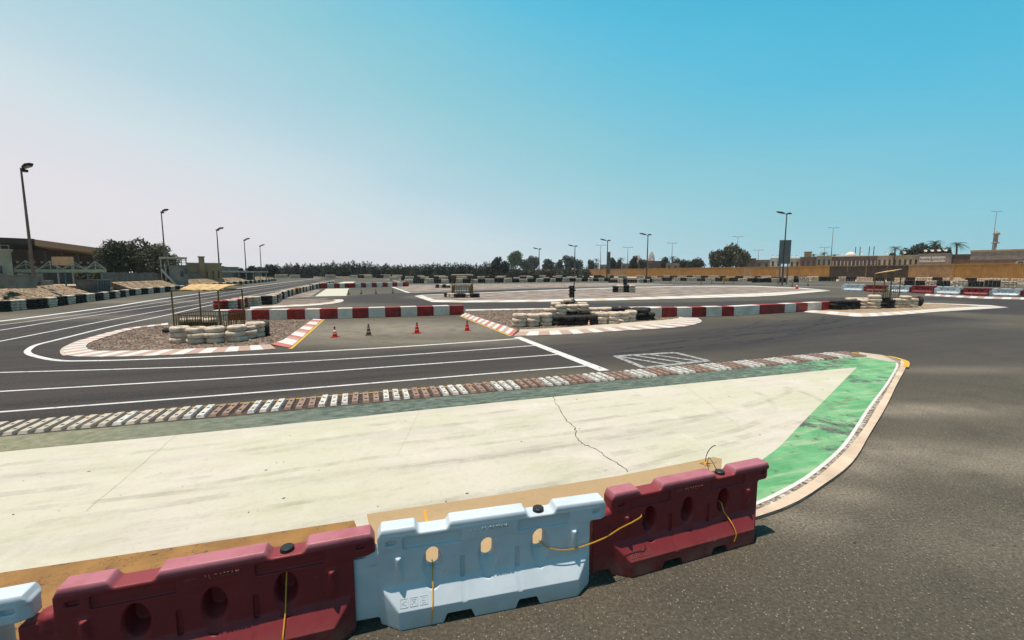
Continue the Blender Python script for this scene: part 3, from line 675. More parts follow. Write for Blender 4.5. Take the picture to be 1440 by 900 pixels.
def barrier_mesh(name, mat, through):
    bm = bmesh.new()
    pts = []
    for z in (0, .15):
        for s in (-1, 1): pts += [(-.97, s*.075, z), (-.83, s*.18, z), (.655, s*.18, z), (.79, s*.075, z)]
    for s in (-1, 1): pts += [(-.97, s*.07, .305), (.79, s*.07, .305)]
    append_bm(bm, hull(pts))
    def bx(x0, x1, y0, y1, z0, z1, dst=bm):
        append_bm(dst, bm_from(MB().box(((x0+x1)/2, (y0+y1)/2, (z0+z1)/2), (x1-x0, y1-y0, z1-z0))))
    bx(-.975, .80, -.072, .072, .02, .70)
    bx(-1.16, -.90, -.062, .062, .05, .56)
    append_bm(bm, hull([(x, y, z) for x in (-.98,) for y in (-.06, .06) for z in (.60, .715)]+[(x, y, z) for x in (-.95, .90) for y in (-.077, .077) for z in (.595, .718)]+[(.96, y, z) for y in (-.045, .045) for z in (.60, .718)]))
    for x0, x1, c0, c1 in ((-.98, -.655, .02, .03), (-.455, .25, .03, .03), (.45, .96, .03, .02)):
        P = []
        for y in (-.076, .076): P += [(x0, y*.9, .70), (x1, y*.9, .70), (x0+c0, y, .74), (x1-c1, y, .74), (x0+c0+.01, y*.88, .772), (x1-c1-.01, y*.88, .772)]
        append_bm(bm, hull(P))
    append_bm(bm, bm_from(MB().lathe([(.075, .50), (.07, .585), (.045, .61)], 20, (-1.02, 0, 0))))
    for cx in (-.826, .645):
        for s in (-1, 1): append_bm(bm, hull([(cx-.043, s*.06, z) for z in (.25, .54)]+[(cx+.043, s*.06, z) for z in (.25, .54)]+[(cx, s*.122, .543), (cx, s*.118, .51), (cx, s*.07, .36)]))
    bmesh.ops.recalc_face_normals(bm, faces=bm.faces[:])
    me = bpy.data.meshes.new(name); bm.to_mesh(me); bm.free()
    o = bpy.data.objects.new(name+'_src', me); col.objects.link(o)
    # cutters
    cb = bmesh.new()
    def cut(mb):
        t = bm_from(mb); bmesh.ops.recalc_face_normals(t, faces=t.faces[:]); append_bm(cb, t)
    for cx, cz in ((-.56, .475), (-.112, .482), (.338, .490)):
        for s in (-1, 1):
            inner_y = .03
            if not through and s > 0: continue
            if not through: inner_y = -.052
            cut(loft([ell(cx, cz-.06, .095, .178, s*.30), ell(cx, cz-.06, .093, .174, s*.085), ell(cx, cz-.03, .072, .125, s*.052), caps(cx, cz, .052, .095, s*inner_y)]))
    if through:
        for cx, cz in ((-.56, .475), (-.112, .482), (.338, .490)): cut(loft([caps(cx, cz, .050, .093, -.1), caps(cx, cz, .050, .093, .1)]))
    for s in (-1, 1):
        for x0, x1, z0, z1 in ((-.79, -.325, .595, .685), (.148, .608, .605, .695)): cut(MB().box(((x0+x1)/2, s*.1, (z0+z1)/2), (x1-x0, .090, z1-z0)))
        for x0, x1, z0, z1 in ((-.914, -.838, .64, .675), (.822, .889, .66, .695)): cut(MB().box(((x0+x1)/2, s*.1, (z0+z1)/2), (x1-x0, .10, z1-z0)))
        for cx in (-.32, .14):
            cut(MB().box((cx, s*.1, .375), (.038, .096, .175)))
            q = MB(); p0, p1 = Vector((cx, s*.082, .315)), Vector((cx, s*.195, .150)); q.bar(p0, p1, .045, .034); cut(q)
    for x0, x1 in ((-.51, -.22), (.08, .33)):
        cut(loft([[(x0, y, -.05), (x0+.05, y, .068), (x1-.05, y, .068), (x1, y, -.05)] for y in (-.4, .4)]))
    cme = bpy.data.meshes.new('cut'); cb.to_mesh(cme); cb.free(); co = bpy.data.objects.new('cut', cme); col.objects.link(co)
    r1 = o.modifiers.new('r1', 'REMESH'); r1.mode = 'VOXEL'; r1.voxel_size = .010
    bo = o.modifiers.new('b', 'BOOLEAN'); bo.operation = 'DIFFERENCE'; bo.solver = 'EXACT'; bo.use_self = True; bo.object = co
    r2 = o.modifiers.new('r2', 'REMESH'); r2.mode = 'VOXEL'; r2.voxel_size = .006
    sm = o.modifiers.new('s', 'SMOOTH'); sm.iterations = 2; sm.factor = .5
    de = o.modifiers.new('d', 'DECIMATE'); de.ratio = .45
    near = evaluated(o); de.ratio = .025; far = evaluated(o)
    for m_ in (near, far):
        m_.materials.clear(); m_.materials.append(mat); m_.polygons.foreach_set('use_smooth', [True]*len(m_.polygons)); m_.name = name; m_.update()
    bpy.data.objects.remove(o); bpy.data.objects.remove(co)
    return near, far
white_near, white_far = barrier_mesh('white_body', PL_WHITE, True)
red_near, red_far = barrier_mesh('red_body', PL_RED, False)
cap_me = MB().lathe([(.046, 0), (.049, .008), (.047, .030), (.040, .036), (.012, .037)], 28).mesh('cap', BLACK_PL)
def emboss(txt, size, depth, mat):
    cu = bpy.data.curves.new('lettering', 'FONT'); cu.body = txt; cu.size = size; cu.extrude = depth; cu.align_x = 'CENTER'; cu.align_y = 'CENTER'; cu.space_character = 1.25
    o = bpy.data.objects.new('tmp', cu); col.objects.link(o); me = evaluated(o); bpy.data.objects.remove(o); me.materials.clear(); me.materials.append(mat); return me
txt_me = {m: emboss('AL BASSAM', .036, .007, mm) for m, mm in (('w', PL_WHITE), ('r', PL_RED))}
def logo_mesh(mat):
    b = MB()
    for cx in (-.018, .018): b.tube([(cx+.016*math.cos(t), 0, .012*math.sin(t)) for t in [math.pi*k/8 for k in range(9)]], .0035, 6)
    return b.mesh('logo', mat)
logo_me = {'w': logo_mesh(PL_WHITE), 'r': logo_mesh(PL_RED)}
def pict_mesh(k, mat):
    b = MB(); w = .058; t = .0035                     # a recessed square frame with a simple raised mark
    for p, q in (((-w/2, 0), (w/2, 0)), ((-w/2, w), (w/2, w)), ((-w/2, 0), (-w/2, w)), ((w/2, 0), (w/2, w))): b.bar((p[0], p[1], 0), (q[0], q[1], 0), t, .0045)
    marks = [[((-.018, .012), (-.018, .046)), ((-.015, .028), (.018, .046)), ((-.015, .028), (.018, .012))],
             [((-.018, .012), (.018, .046)), ((-.018, .046), (.018, .012)), ((-.018, .046), (.018, .046))],
             [((-.014, .012), (-.014, .046)), ((-.014, .012), (.016, .014)), ((-.014, .029), (.014, .029)), ((-.014, .046), (.016, .044))]][k]
    for p, q in marks: b.bar((p[0], p[1], 0), (q[0], q[1], 0), t*.9, .004)
    return b.mesh('pictogram', mat)
pict_me = {c: [pict_mesh(k, mm) for k in range(3)] for c, mm in (('w', PL_WHITE), ('r', PL_RED))}
def dots_mesh(mat):
    b = MB(); r = random.Random(5)
    for k in range(11):
        hgt = r.choice((.012, .014)); b.box((k*.021-.105, 0, 0), (.004, .004, hgt))
        if r.random() < .7: b.box((k*.021-.100, 0, r.choice((-.005, .005))), (.009, .004, .003))
    return b.mesh('small_lettering', mat)
dots_me = {'w': dots_mesh(PL_WHITE), 'r': dots_mesh(PL_RED)}
bar_objs = []
labels = {0: ('white plastic water barrier with yellow straps, between two red barriers', 'w'),
          1: ('red plastic water barrier beside the green painted corner, at end of row', 'r'),
          2: ('red plastic water barrier in front of the cracked ochre strip', 'r'),
          3: ('white plastic water barrier beyond the red one at ochre strip', 'w')}
for i in range(4):
    x, y, a = BAR[i]; lab, c = labels[i]
    t = thing('water_barrier', (x, y, 0), a, lab, 'barrier', 'plastic barriers in the front row')
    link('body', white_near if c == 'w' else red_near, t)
    link('cap', cap_me, t, (.345, 0, .712))
    o = link('lettering', txt_me[c], t, (-.055, -.0765, .672)); o.rotation_euler = (math.pi/2, 0, 0)
    link('logo', logo_me[c], t, (-.235, -.0755, .665))
    for k in range(3):
        o = link('pictogram', pict_me[c][k], t, (-.79+.075*k, -.1645, .1735)); o.rotation_euler = (R(53.5), 0, 0)
    link('small_lettering', dots_me[c], t, (-.07, -.1795, .115))
    bar_objs.append(t)
ORD_ = ('first', 'second', 'third', 'fourth')
# far-right barriers, the same kind, seen small
far_spots = [(1201, 409.6, 'w'), (1233, 410.6, 'r'), (1265, 411.6, 'w'), (1299, 412.8, 'r'), (1335, 414.3, 'w'), (1374, 415.6, 'r'), (1416, 416.8, 'w'), (1460, 418, 'r')]
fp = [G(px, py) for px, py, c in far_spots]
for i, (px, py, c) in enumerate(far_spots):
    p = fp[i]; q = fp[min(i+1, len(fp)-1)]; o_ = fp[max(i-1, 0)]; d = q-o_
    L = (q-o_).length/(2 if 0 < i < len(fp)-1 else 1)
    t = thing('water_barrier', p, math.atan2(d.y, d.x), ORD_[i//2]+(' white' if c == 'w' else ' red')+' plastic barrier from free end of row behind slanted roof shelter', 'barrier', 'plastic barriers in the far right row')
    sc = L/2.0; t.scale = (sc, 1.25, min(sc, 1.55))
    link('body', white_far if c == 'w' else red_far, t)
# yellow straps
def strap(pts, label, w=.009, i=None, grp=None, mat=STRAP):
    x, y, a = BAR[i]; Mx = Matrix.Translation((x, y, 0)) @ Matrix.Rotation(a, 4, 'Z')
    p = spline([Vector(q) for q in pts], 6); b = MB(); m = len(p)
    for k in range(m):
        d = (p[min(k+1, m-1)]-p[max(k-1, 0)]).normalized(); side = d.cross(Vector((0, -1, .35))).normalized()*w/2; nn = d.cross(side).normalized()*.0022
        b.v += [tuple(p[k]-side-nn), tuple(p[k]+side-nn), tuple(p[k]+side+nn), tuple(p[k]-side+nn)]
    for k in range(m-1):
        for e in range(4): b.f.append((4*k+e, 4*k+(e+1) % 4, 4*k+4+(e+1) % 4, 4*k+4+e))
    b.f += [(3, 2, 1, 0), (4*m-4, 4*m-3, 4*m-2, 4*m-1)]
    o = b.build('strap', mat); o.matrix_world = Mx
    return tag(o, label, 'strap', grp)
strap([(-.56, .03, .40), (-.56, -.02, .40), (-.562, -.052, .375), (-.565, -.085, .318), (-.568, -.125, .252), (-.575, -.185, .155), (-.585, -.188, .05), (-.59, -.182, .01)], 'yellow strap hanging straight down the front of the white barrier', i=0)
strap([(.36, .02, .425), (.375, -.04, .43), (.40, -.082, .425), (.50, -.10, .395), (.62, -.105, .385), (.78, -.10, .40), (.95, -.09, .435), (1.10, -.055, .47), (1.24, -.035, .50), (1.32, -.028, .53), (1.345, .0, .53)], 'yellow strap tying the white barrier to the red one', i=0)
strap([(.338, .0, .43), (.34, -.045, .42), (.345, -.075, .35), (.375, -.10, .295), (.40, -.15, .225), (.405, -.187, .15), (.385, -.186, .08)], 'yellow strap hanging from the last slot of red end barrier', i=1)
strap([(.335, .0, .58), (.335, -.035, .52), (.330, -.07, .40), (.326, -.09, .31), (.32, -.14, .23), (.315, -.187, .15), (.31, -.186, .03)], 'yellow strap hanging from the red barrier by ochre strip', i=2)
strap([(.53, .55, .06), (.50, .42, .12), (.47, .25, .42), (.44, .10, .64)], 'yellow strap tail lying over the ochre strip', .018, i=2)
strap([(-.55, 1.42, .06), (-.545, 1.25, .05), (-.53, 1.05, .05), (-.53, .80, .05)], 'yellow strap end lying on the tan concrete behind white barrier', .03, i=0)
kn = G(992, 652, .05); x, y, a = BAR[1]; Mx = Matrix.Translation((x, y, 0)) @ Matrix.Rotation(a, 4, 'Z'); capp = Mx @ Vector((.345, .05, .745))
b = MB(); b.tube(spline([kn, kn+Vector((.01, .01, .10)), kn+Vector((.05, .03, .18)), kn+Vector((.11, .05, .23)), kn+Vector((.16, .06, .245))], 6), .006, 6)
tag(b.build('cable', BLACK_PL), 'thin black cable curling up behind the red end barrier', 'cable')
b = MB(); b.tube(spline([kn+Vector((.02, -.02, .01)), kn.lerp(capp, .35)+Vector((0, 0, .10)), kn.lerp(capp, .7)+Vector((0, 0, .06)), capp], 6), .005, 6)
tag(b.build('cable', BLACK_PL), 'thin dark cord running from yellow knot to black cap', 'cable')
b = MB()
for q0, q1 in (((-.07, .03, 0), (.05, -.04, .03)), ((-.03, -.06, 0), (.02, .05, .04)), ((-.05, .0, .02), (.06, .01, .0)), ((0, 0, 0), (.02, -.08, .0))): b.bar(kn+Vector(q0), kn+Vector(q1), .016, .005)
tag(b.build('strap_knot', STRAP), 'yellow strap knot on the tan concrete behind red end barrier', 'strap')
# small stones and litter on the apron and the asphalt
b = MB(); r = random.Random(12)
for k in range(170):
    if k < 60: p = G(r.uniform(0, 1120), r.uniform(575, 790)); z = AZ+.006
    else: p = G(r.uniform(860, 1440), r.uniform(640, 899)); z = .001
    if k < 60 and (p.y < 4.6 or p.y < 3.9+p.x*.33+1.2): continue
    s = r.uniform(.004, .012); a = r.uniform(0, 6)
    b.add([(p.x+s*math.cos(a+t*1.57), p.y+s*math.sin(a+t*1.57), z) for t in range(4)]+[(p.x, p.y, z+s*.8)], [(0, 1, 4), (1, 2, 4), (2, 3, 4), (3, 0, 4)])
tag(b.build('grit', M('dark grit', (.07, .06, .045), .9, .4)), 'scattered dark grit on the apron and asphalt', 'grit', kind='stuff')

# ================================================================ BLOCK WALLS
def bevel_block(L, dpt, hgt, mat, name='block'):
    bm = bmesh.new(); bmesh.ops.create_cube(bm, size=1); bmesh.ops.scale(bm, vec=(L, dpt, hgt), verts=bm.verts); bmesh.ops.translate(bm, vec=(0, 0, hgt/2), verts=bm.verts)
    bmesh.ops.bevel(bm, geom=bm.edges[:], offset=.025, segments=2, affect='EDGES', profile=.7)
    me = bpy.data.meshes.new(name); bm.to_mesh(me); bm.free(); me.materials.append(mat); return me
ORD = ['end', 'second', 'third', 'fourth', 'fifth', 'sixth', 'seventh', 'eighth', 'ninth', 'tenth']
def block_wall(xs, base, cols, hgt, dpt, labs, group, gap=.012, end=None):
    """each painted block is a thing of its own, standing end to end"""
    def at(px):
        for (x0, y0), (x1, y1) in zip(base[:-1], base[1:]):
            if px <= x1 or (x1, y1) == base[-1]: return G(px, y0+(y1-y0)*(px-x0)/(x1-x0))
    for i in range(len(xs)-1):
        p, q = at(xs[i]), at(xs[i+1]); d = q-p; L = d.length; nrm = Vector((-d.y, d.x, 0)).normalized()
        c = cols[i]; mat = {'r': BLOCK_RED, 'w': BLOCK_WHITE}[c]
        m_ = (p+q)/2+nrm*dpt/2
        lab_ = labs[c]
        if end: n_ = (cols[i+1:] if end[0] == 1 else cols[:i]).count(c); lab_ = '%s %s painted block of wall counted from %s' % (ORD[n_] if n_ else 'first', {'r': 'red', 'w': 'white'}[c], end[1])
        tag(link('barrier_block', bevel_block(L-gap, dpt, hgt*random.uniform(.985, 1.015), mat), None, (m_.x, m_.y, 0), math.atan2(d.y, d.x)+random.uniform(-.006, .006)), lab_, 'barrier block', group)
block_wall([300, 322, 345.5, 354.4, 379, 404, 429, 450, 475, 496, 518.5, 542, 564, 587, 610, 632.5, 652.5], [(300, 451.6), (450, 449), (542, 446.3), (652.5, 442.5)],
           'wrwrwrwrwrwrwrwr'.replace('w', 'w'), .62, .62, {'r': 'red painted block in the long wall behind the four cones', 'w': 'white painted block in the long wall behind the four cones'}, 'blocks of the wall behind the cones', end=(1, 'its end by the start line kerb'))
block_wall([907, 930.5, 952, 973, 993, 1015, 1032, 1050, 1068, 1086, 1103.3, 1119, 1135.5, 1155, 1172], [(907, 447.6), (1032, 444.4), (1103, 440), (1172, 435.4)],
           'wrwrwrwwrrwrwr', .62, .62, {'r': 'red painted block in the wall right of the centre tyre pile', 'w': 'white painted block in the wall right of the centre tyre pile'}, 'blocks of the wall past the centre tyre pile', end=(0, 'the centre tyre heap'))
xs = [450, 460.5, 470, 478, 485, 500, 508, 515, 523, 530, 538, 545.5, 552, 559, 566.5, 575]
block_wall(xs, [(450, 405.6), (500, 404.6), (575, 402.8)], 'rwrwrwrwrwrwrwr', .85, .8, {'r': 'dark red block in the low wall across the far track', 'w': 'white block in the low wall across the far track'}, 'blocks of the far track wall', end=(1, 'far gravel end behind dark cones'))

# ================================================================ TYRES
def tyre_mesh(name, mat, ro=.33, ri=.20, w=.2, n=22):
    pr = [(ri, .03), (ri+.045, .0), (ro-.05, .004), (ro-.008, .035), (ro, w*.5), (ro-.008, w-.035), (ro-.05, w-.004), (ri+.045, w), (ri, w-.03), (ri+.02, w*.5)]
    return MB().lathe(pr, n, closed=True).mesh(name, mat, True)
TY = {'w': tyre_mesh('white_tyre', TYRE_WHITE), 'b': tyre_mesh('black_tyre', TYRE_BLACK)}
def stack(p, cols, label, group, sc=1.0, jit=.03, lean=None):
    t = thing('tyre_stack', (p.x, p.y, .022), random.uniform(0, 6), label, 'tyre stack', group); z = 0
    for c in cols:
        o = link('tyre', TY[c], t, (random.uniform(-jit, jit), random.uniform(-jit, jit), z)); k = sc*random.uniform(.95, 1.05); o.scale = (k, k, sc)
        o.rotation_euler = (random.uniform(-.03, .03), random.uniform(-.03, .03), random.uniform(0, 6)); z += .2*sc
    return t
def upright(p, a, c, label, group, sc=1.0):
    o = link('standing_tyre', TY[c], None, (p.x, p.y, .33*sc+.022), 0); o.rotation_euler = (math.pi/2, 0, a); o.scale = (sc, sc, sc); return tag(o, label, 'tyre', group)
g1 = 'white tyre stacks in front of the mat roof shelter'
for (px, py), w_ in zip(((245.5, 484), (270, 485.5), (295.5, 484.5)), ('farthest from', 'third before', 'second before')): stack(G(px, py)+Vector((0, .33, 0)), 'www', 'stack of three white tyres at shelter railing, '+w_+' the shelter corner post', g1, 1.06)
stack(G(325.5, 482.5)+Vector((0, .33, 0)), 'www', 'lopsided stack of white tyres beside the shelter corner post', g1, 1.08, .06)
stack(G(343, 478.5)+Vector((0, .33, 0)), 'www', 'narrow white tyre stack between two wider ones at the shelter', g1, .92)
stack(G(354.5, 476)+Vector((0, .33, 0)), 'www', 'last white tyre stack before the upright black tyres', g1, 1.08)
for k, px in enumerate((362.5, 368.5)): upright(G(px, 473.5)+Vector((0, .2, 0)), R(117), 'b', 'black tyre standing upright at end of the white stacks', 'upright black tyres by the shelter', 1.0)
g2 = 'dark tyres inside and behind the mat roof shelter'
for px, py in ((240, 468), (253, 467), (268, 468), (283, 469), (298, 470), (312, 470), (262, 459), (278, 458), (295, 459)):
    stack(G(px, py), 'b' if py > 460 else 'bw', 'low dark tyre stack behind the railing of mat roof shelter', g2, 1.0)
# centre pile
g3 = 'tyres of the centre pile'
for (px, py, sc), w_ in zip(((731, 461, 1.12), (750, 460.6, 1.1), (768, 459.6, 1.1)), ('outermost on the gravel', 'second from the gravel', 'touching the wide black tyres')): stack(G(px, py)+Vector((0, .33, 0)), 'www', 'stack of three dirty white tyres of centre pile, '+w_, g3, sc)
for px, py in ((784, 459), (799, 459), (816, 458.5), (832, 458)): stack(G(px, py)+Vector((0, .36, 0)), 'bb', 'stack of two wide black tyres in front of the traffic light', g3, 1.28)
for px, py in ((847, 457.5), (863, 457)): stack(G(px, py)+Vector((0, .33, 0)), 'www', 'white tyre stack beside the wide black ones and small pale cone', g3, 1.08)
stack(G(878, 454.5)+Vector((0, .33, 0)), 'www', 'thin white tyre stack before the black tyre heap', g3, .98)
stack(G(888, 453.5)+Vector((0, .33, 0)), 'www', 'white tyre stack touching the black tyre heap', g3, 1.05)
for px, py, c in ((893, 451.5, 'bbb'), (904, 451.5, 'bbb'), (914, 450.8, 'bb'), (899, 448.5, 'bbb'), (909, 448.5, 'bbb')): stack(G(px, py)+Vector((0, .3, 0)), c, 'black tyre stack in heap against the white end of wall', g3, 1.08, .06)
for px, py, c in ((775, 449.5, 'bww'), (790, 449, 'bwww'), (805, 448.5, 'bbww'), (822, 448, 'bbww'), (838, 448, 'bww'), (853, 447.5, 'bww'), (868, 447.5, 'bbb'), (881, 447, 'bbb'), (782, 444.5, 'wwww'), (800, 444, 'bwwbw'), (818, 444, 'bwww')):
    stack(G(px, py)+Vector((0, .2, 0)), c, 'mixed black and white tyre stack in back rows around the traffic light', g3, 1.05, .05)
# tyres on the far-right island
g4 = 'tyres round the slanted roof shelter'
for px, py, c, sc, lab in ((1177, 436.2, 'bbb', 1.15, 'black tyre stack in the run joining red block wall to slanted roof shelter'), (1187, 436, 'bbb', 1.15, 'black tyre stack in the run joining red block wall to slanted roof shelter'), (1197, 435.6, 'bbb', 1.15, 'black tyre stack in the run joining red block wall to slanted roof shelter'), (1206, 435, 'bbb', 1.1, 'black tyre stack in the run joining red block wall to slanted roof shelter'),
                           (1216, 434.6, 'www', 1.15, 'white tyre stack next to the black run at slanted roof shelter'), (1233, 434.6, 'wwww', 1.3, 'tall white tyre stack at front post of the slanted roof shelter'), (1247, 434, 'bbbb', 1.1, 'black tyre stack between white ones at slanted roof shelter'), (1254, 433.6, 'bbb', 1.1, 'black tyre stack between white ones at slanted roof shelter'),
                           (1264, 433.4, 'www', 1.2, 'pale tyre stack behind slanted roof shelter front rail'), (1277, 433, 'wwww', 1.15, 'white tyre stack at outer end of slanted roof shelter'), (1286, 432.6, 'www', 1.2, 'last white tyre stack before the leaning black tyre')):
    stack(G(px, py)+Vector((0, .3, 0)), c, lab, g4, sc)
upright(G(1293, 431)+Vector((0, .2, 0)), R(70), 'b', 'black tyre leaning at the end of slanted roof shelter stacks', None, 1.25)
for px in (1196, 1206, 1215): stack(G(px, 431.5), 'bww', 'white topped tyre stack behind the black run by slanted roof shelter', g4, 1.2)

# ================================================================ CONES
def cone(p, body, sleeve, label, group, hgt=.5, tip=BLACK_PL):
    t = thing('traffic_cone', (p.x, p.y, 0), random.uniform(0, 1.5), label, 'cone', group); s = hgt/.5
    MB().box((0, 0, .018*s), (.30*s, .30*s, .03*s)).build('base', body if body != CONE_RED else CONE_RED, t)
    MB().lathe([(.115*s, .033*s), (.082*s, .20*s)], 18).build('body', body, t, True)
    MB().lathe([(.083*s, .2005*s), (.056*s, .33*s)], 18).build('sleeve', sleeve, t, True)
    MB().lathe([(.055*s, .3305*s), (.040*s, .41*s)], 18).build('upper_body', body, t, True)
    MB().lathe([(.041*s, .4105*s), (.026*s, .49*s), (.012*s, .5*s)], 18).build('tip', tip, t, True)
cone(G(471, 474), CONE_RED, CONE_WHITE, 'red traffic cone nearest the striped kerb below the block wall', None, .47)
cone(G(518.5, 471.3), CONE_DIRTY, CONE_DIRTY, 'brownish dirty traffic cone in the row below the wall', None, .50)
cone(G(586.5, 468.5), CONE_RED, CONE_RED, 'dark red traffic cone between the dirty cone and striped kerb', None, .51)
cone(G(657, 464.8), CONE_RED, CONE_RED, 'red traffic cone beside the start line striped kerb', None, .50)
cone(G(828, 459.3), CONE_ORANGE, CONE_WHITE, 'small faded orange and white cone before the black tyres', None, .33, CONE_ORANGE)
for px, py in ((490, 414), (508, 413.6), (528.5, 413), (552.5, 412.2)): cone(G(px, py), CONE_DIRTY, CONE_DIRTY, 'small dark cone standing in the row on far track', 'dark cones on the far track', .62)
for px, py in ((943, 397.2), (986, 399.6), (1000.5, 399.4), (1017.5, 399), (1031, 398.8), (1093, 403.4), (1114, 403), (1136, 402.4)): cone(G(px, py), CONE_DIRTY, CONE_DIRTY, 'tiny dark cone on the track beyond middle island', 'tiny cones beyond the middle island', .80)
cone(G(1120.5, 406.4), CONE_RED, CONE_WHITE, 'red cone on the tip of the middle gravel island', None, 1.0)

# ================================================================ MARSHAL SHELTERS
def shelter(c, ztop, label, roof='mat', rail=(0, 1, 2, 3), zr=.85, w=.045, tops=None, step=.14):
    """c: four ground corners in order; posts, rails with bars and a roof"""
    o = sum((Vector(p) for p in c), Vector())/4; t = thing('marshal_shelter', (o.x, o.y, .02), 0, label, 'shelter')
    L = [Vector((p.x-o.x, p.y-o.y, 0)) for p in c]; tops = tops or [ztop]*4
    for p, zt in zip(L, tops): MB().bar(p, p+Vector((0, 0, zt)), w).build('post', YSTEEL, t)
    for k in rail:
        p, q = L[k], L[(k+1) % 4]; n = max(int((q-p).length/step), 2)
        MB().bar(p+Vector((0, 0, zr)), q+Vector((0, 0, zr)), w*.8).build('top_rail', YSTEEL, t)
        MB().bar(p+Vector((0, 0, .16)), q+Vector((0, 0, .16)), w*.7).build('bottom_rail', YSTEEL, t)
        me = MB().bar((0, 0, .18), (0, 0, zr-.02), w*.42).mesh('baluster', YSTEEL)
        for i in range(1, n): link('baluster', me, t, p.lerp(q, i/n))
    T = [p+Vector((0, 0, zt)) for p, zt in zip(L, tops)]
    for k in range(4): MB().bar(T[k], T[(k+1) % 4], w*.9).build('roof_beam', YSTEEL, t)
    return t, L, T
c1 = [G(246, 470), G(311, 472), G(344, 464), G(284, 462)]
t, L, T = shelter(c1, 1.95, 'yellow steel marshal shelter with tan mat roof and barred railing behind white tyres')
# mat roof over the right-hand bays, gently pitched
r0, r1, r2, r3 = T[0].lerp(T[1], .28), T[1], T[2], T[3].lerp(T[2], .05)
ov = .16; cen = (r0+r1+r2+r3)/4; up = Vector((0, 0, .045))
def out_(p, k=ov): d = (p-cen); d.z = 0; return p+d.normalized()*k+up
q = [out_(r0), out_(r1), out_(r2), out_(r3)]
b = MB(); n = 14
for s_ in (0, -.05):
    for i in range(n+1):
        for j in range(n+1):
            a_, c_ = i/n, j/n; p = q[0].lerp(q[1], a_).lerp(q[3].lerp(q[2], a_), c_); hump = .10*math.sin(math.pi*c_)+.16*c_
            b.v.append((p.x+random.uniform(-.012, .012), p.y+random.uniform(-.012, .012), p.z+hump+s_+random.uniform(-.018, .018)))
N = (n+1)**2
for i in range(n):
    for j in range(n):
        e = i*(n+1)+j; b.f += [(e, e+n+1, e+n+2, e+1), (N+e, N+e+1, N+e+n+2, N+e+n+1)]
for i in range(n):
    for e0, e1 in ((i, i+1), (n*(n+1)+i+1, n*(n+1)+i), ((i+1)*(n+1), i*(n+1)), (i*(n+1)+n, (i+1)*(n+1)+n)): b.f.append((e0, e1, N+e1, N+e0))
b.build('mat_roof', THATCH, t)
# slanted roof shelter
c3 = [G(1227, 433.5), G(1250, 433), G(1263, 428.5), G(1241, 429)]
t, L, T = shelter(c3, 2.4, 'thin yellow steel shelter with slanted roof bars on right island', rail=(0, 2), zr=1.35, w=.06, tops=[2.62, 2.82, 3.0, 2.8], step=.2)
for k in range(7):
    p, q = T[0].lerp(T[1], k/6), T[3].lerp(T[2], k/6); MB().bar(p+Vector((0, 0, .05)), q+Vector((0, 0, .05)), .10, .04).build('roof_slat', THATCH, t)
# white-roofed shelter in the middle island
c2 = [G(636, 418), G(663, 418), G(665, 415.4), G(639, 415.4)]
t, L, T = shelter(c2, 2.4, 'white roofed steel shelter with white barred railing on the middle island', rail=(0, 1, 2, 3), zr=1.25, w=.09, step=.26)
b = MB(); b.prism([(p.x*1.08, p.y*1.08) for p in T], 2.44, 2.54); b.build('roof', WHITE_ROOF, t)
for px in (637, 662):
    p = G(px, 418.2); b = MB(); b.box((p.x-t.location.x, p.y-t.location.y, .65), (.30, .12, 1.1)); b.build('hazard_panel', YSTEEL, t)
b = MB(); pa, pb = G(639.5, 417.9), G(660, 417.9); b.box(((pa.x+pb.x)/2-t.location.x, (pa.y+pb.y)/2-t.location.y+.08, .98), ((pb-pa).length, .03, .48)); b.build('white_panel', CONE_WHITE, t)
for px, py, c in ((629, 417.8, 'bb'), (633, 418, 'ww'), (638, 418.6, 'ww'), (643, 418.8, 'bb'), (648, 418.8, 'bb'), (653, 418.8, 'bb'), (657.5, 418.8, 'ww'), (662, 418.7, 'bb'), (666, 418.4, 'bb'), (670, 418.2, 'bb')):
    stack(G(px, py), c, ('white' if c[0] == 'w' else 'black')+' tyre stack at foot of the white roofed middle shelter', 'tyres at the middle shelter', 1.15)
for px, c in ((616, 'bb'), (620, 'ww'), (625, 'bb'), (630, 'bw')): stack(G(px, 404.8), c, 'tyre stack on the gravel before the long far tyre wall', 'four tyre stacks behind the middle shelter', 1.5)

# traffic light in the centre pile and lamp unit on the tyres further back
def traffic_light(p, z0, hgt, label, s=1.0, side=-1, hzc=None):
    t = thing('traffic_light', (p.x, p.y, z0), 0, label, 'traffic light')
    MB().tube([(0, 0, 0), (0, 0, hgt)], .035*s, 10).build('pole', POLE, t)
    hz = hgt*.60 if hzc is None else hzc
    hs = MB().box((side*.17*s, -.05*s, hz), (.30*s, .20*s, .80*s)).build('housing', BLACK_PL, t)
    for k in (-1, 0, 1):
        z = hz+k*.25*s
        v = MB(); v.tube([(side*.17*s, -.13*s, z), (side*.17*s, -.27*s, z-.01)], .09*s, 14, .085*s); v.build('visor', BLACK_PL, hs)
        MB().lathe([(.075*s, 0), (.06*s, .02), (.01, .03)], 14).build('lens', GLASS, hs).matrix_local = Matrix.Translation((side*.17*s, -.275*s, z)) @ Matrix.Rotation(math.pi/2, 4, 'X')
        MB().box((side*.33*s if side < 0 else .0, -.05*s, z+.05), (.12*s, .05*s, .05*s)).build('bracket', BLACK_PL, hs)
    MB().box((.02*s, 0, hgt*.33), (.16*s, .12*s, .13*s)).build('clamp', BLACK_PL, t)
    MB().box((.02*s, 0, hgt*.72), (.16*s, .12*s, .13*s)).build('clamp', BLACK_PL, t)
    return t
p = G(807, 444)+Vector((0, .1, 0)); ztop = A(807, 397, p.y).z
traffic_light(p, .35, ztop-.35, 'black traffic light on a pole rising from the centre tyre pile', .95, -1, 1.20)
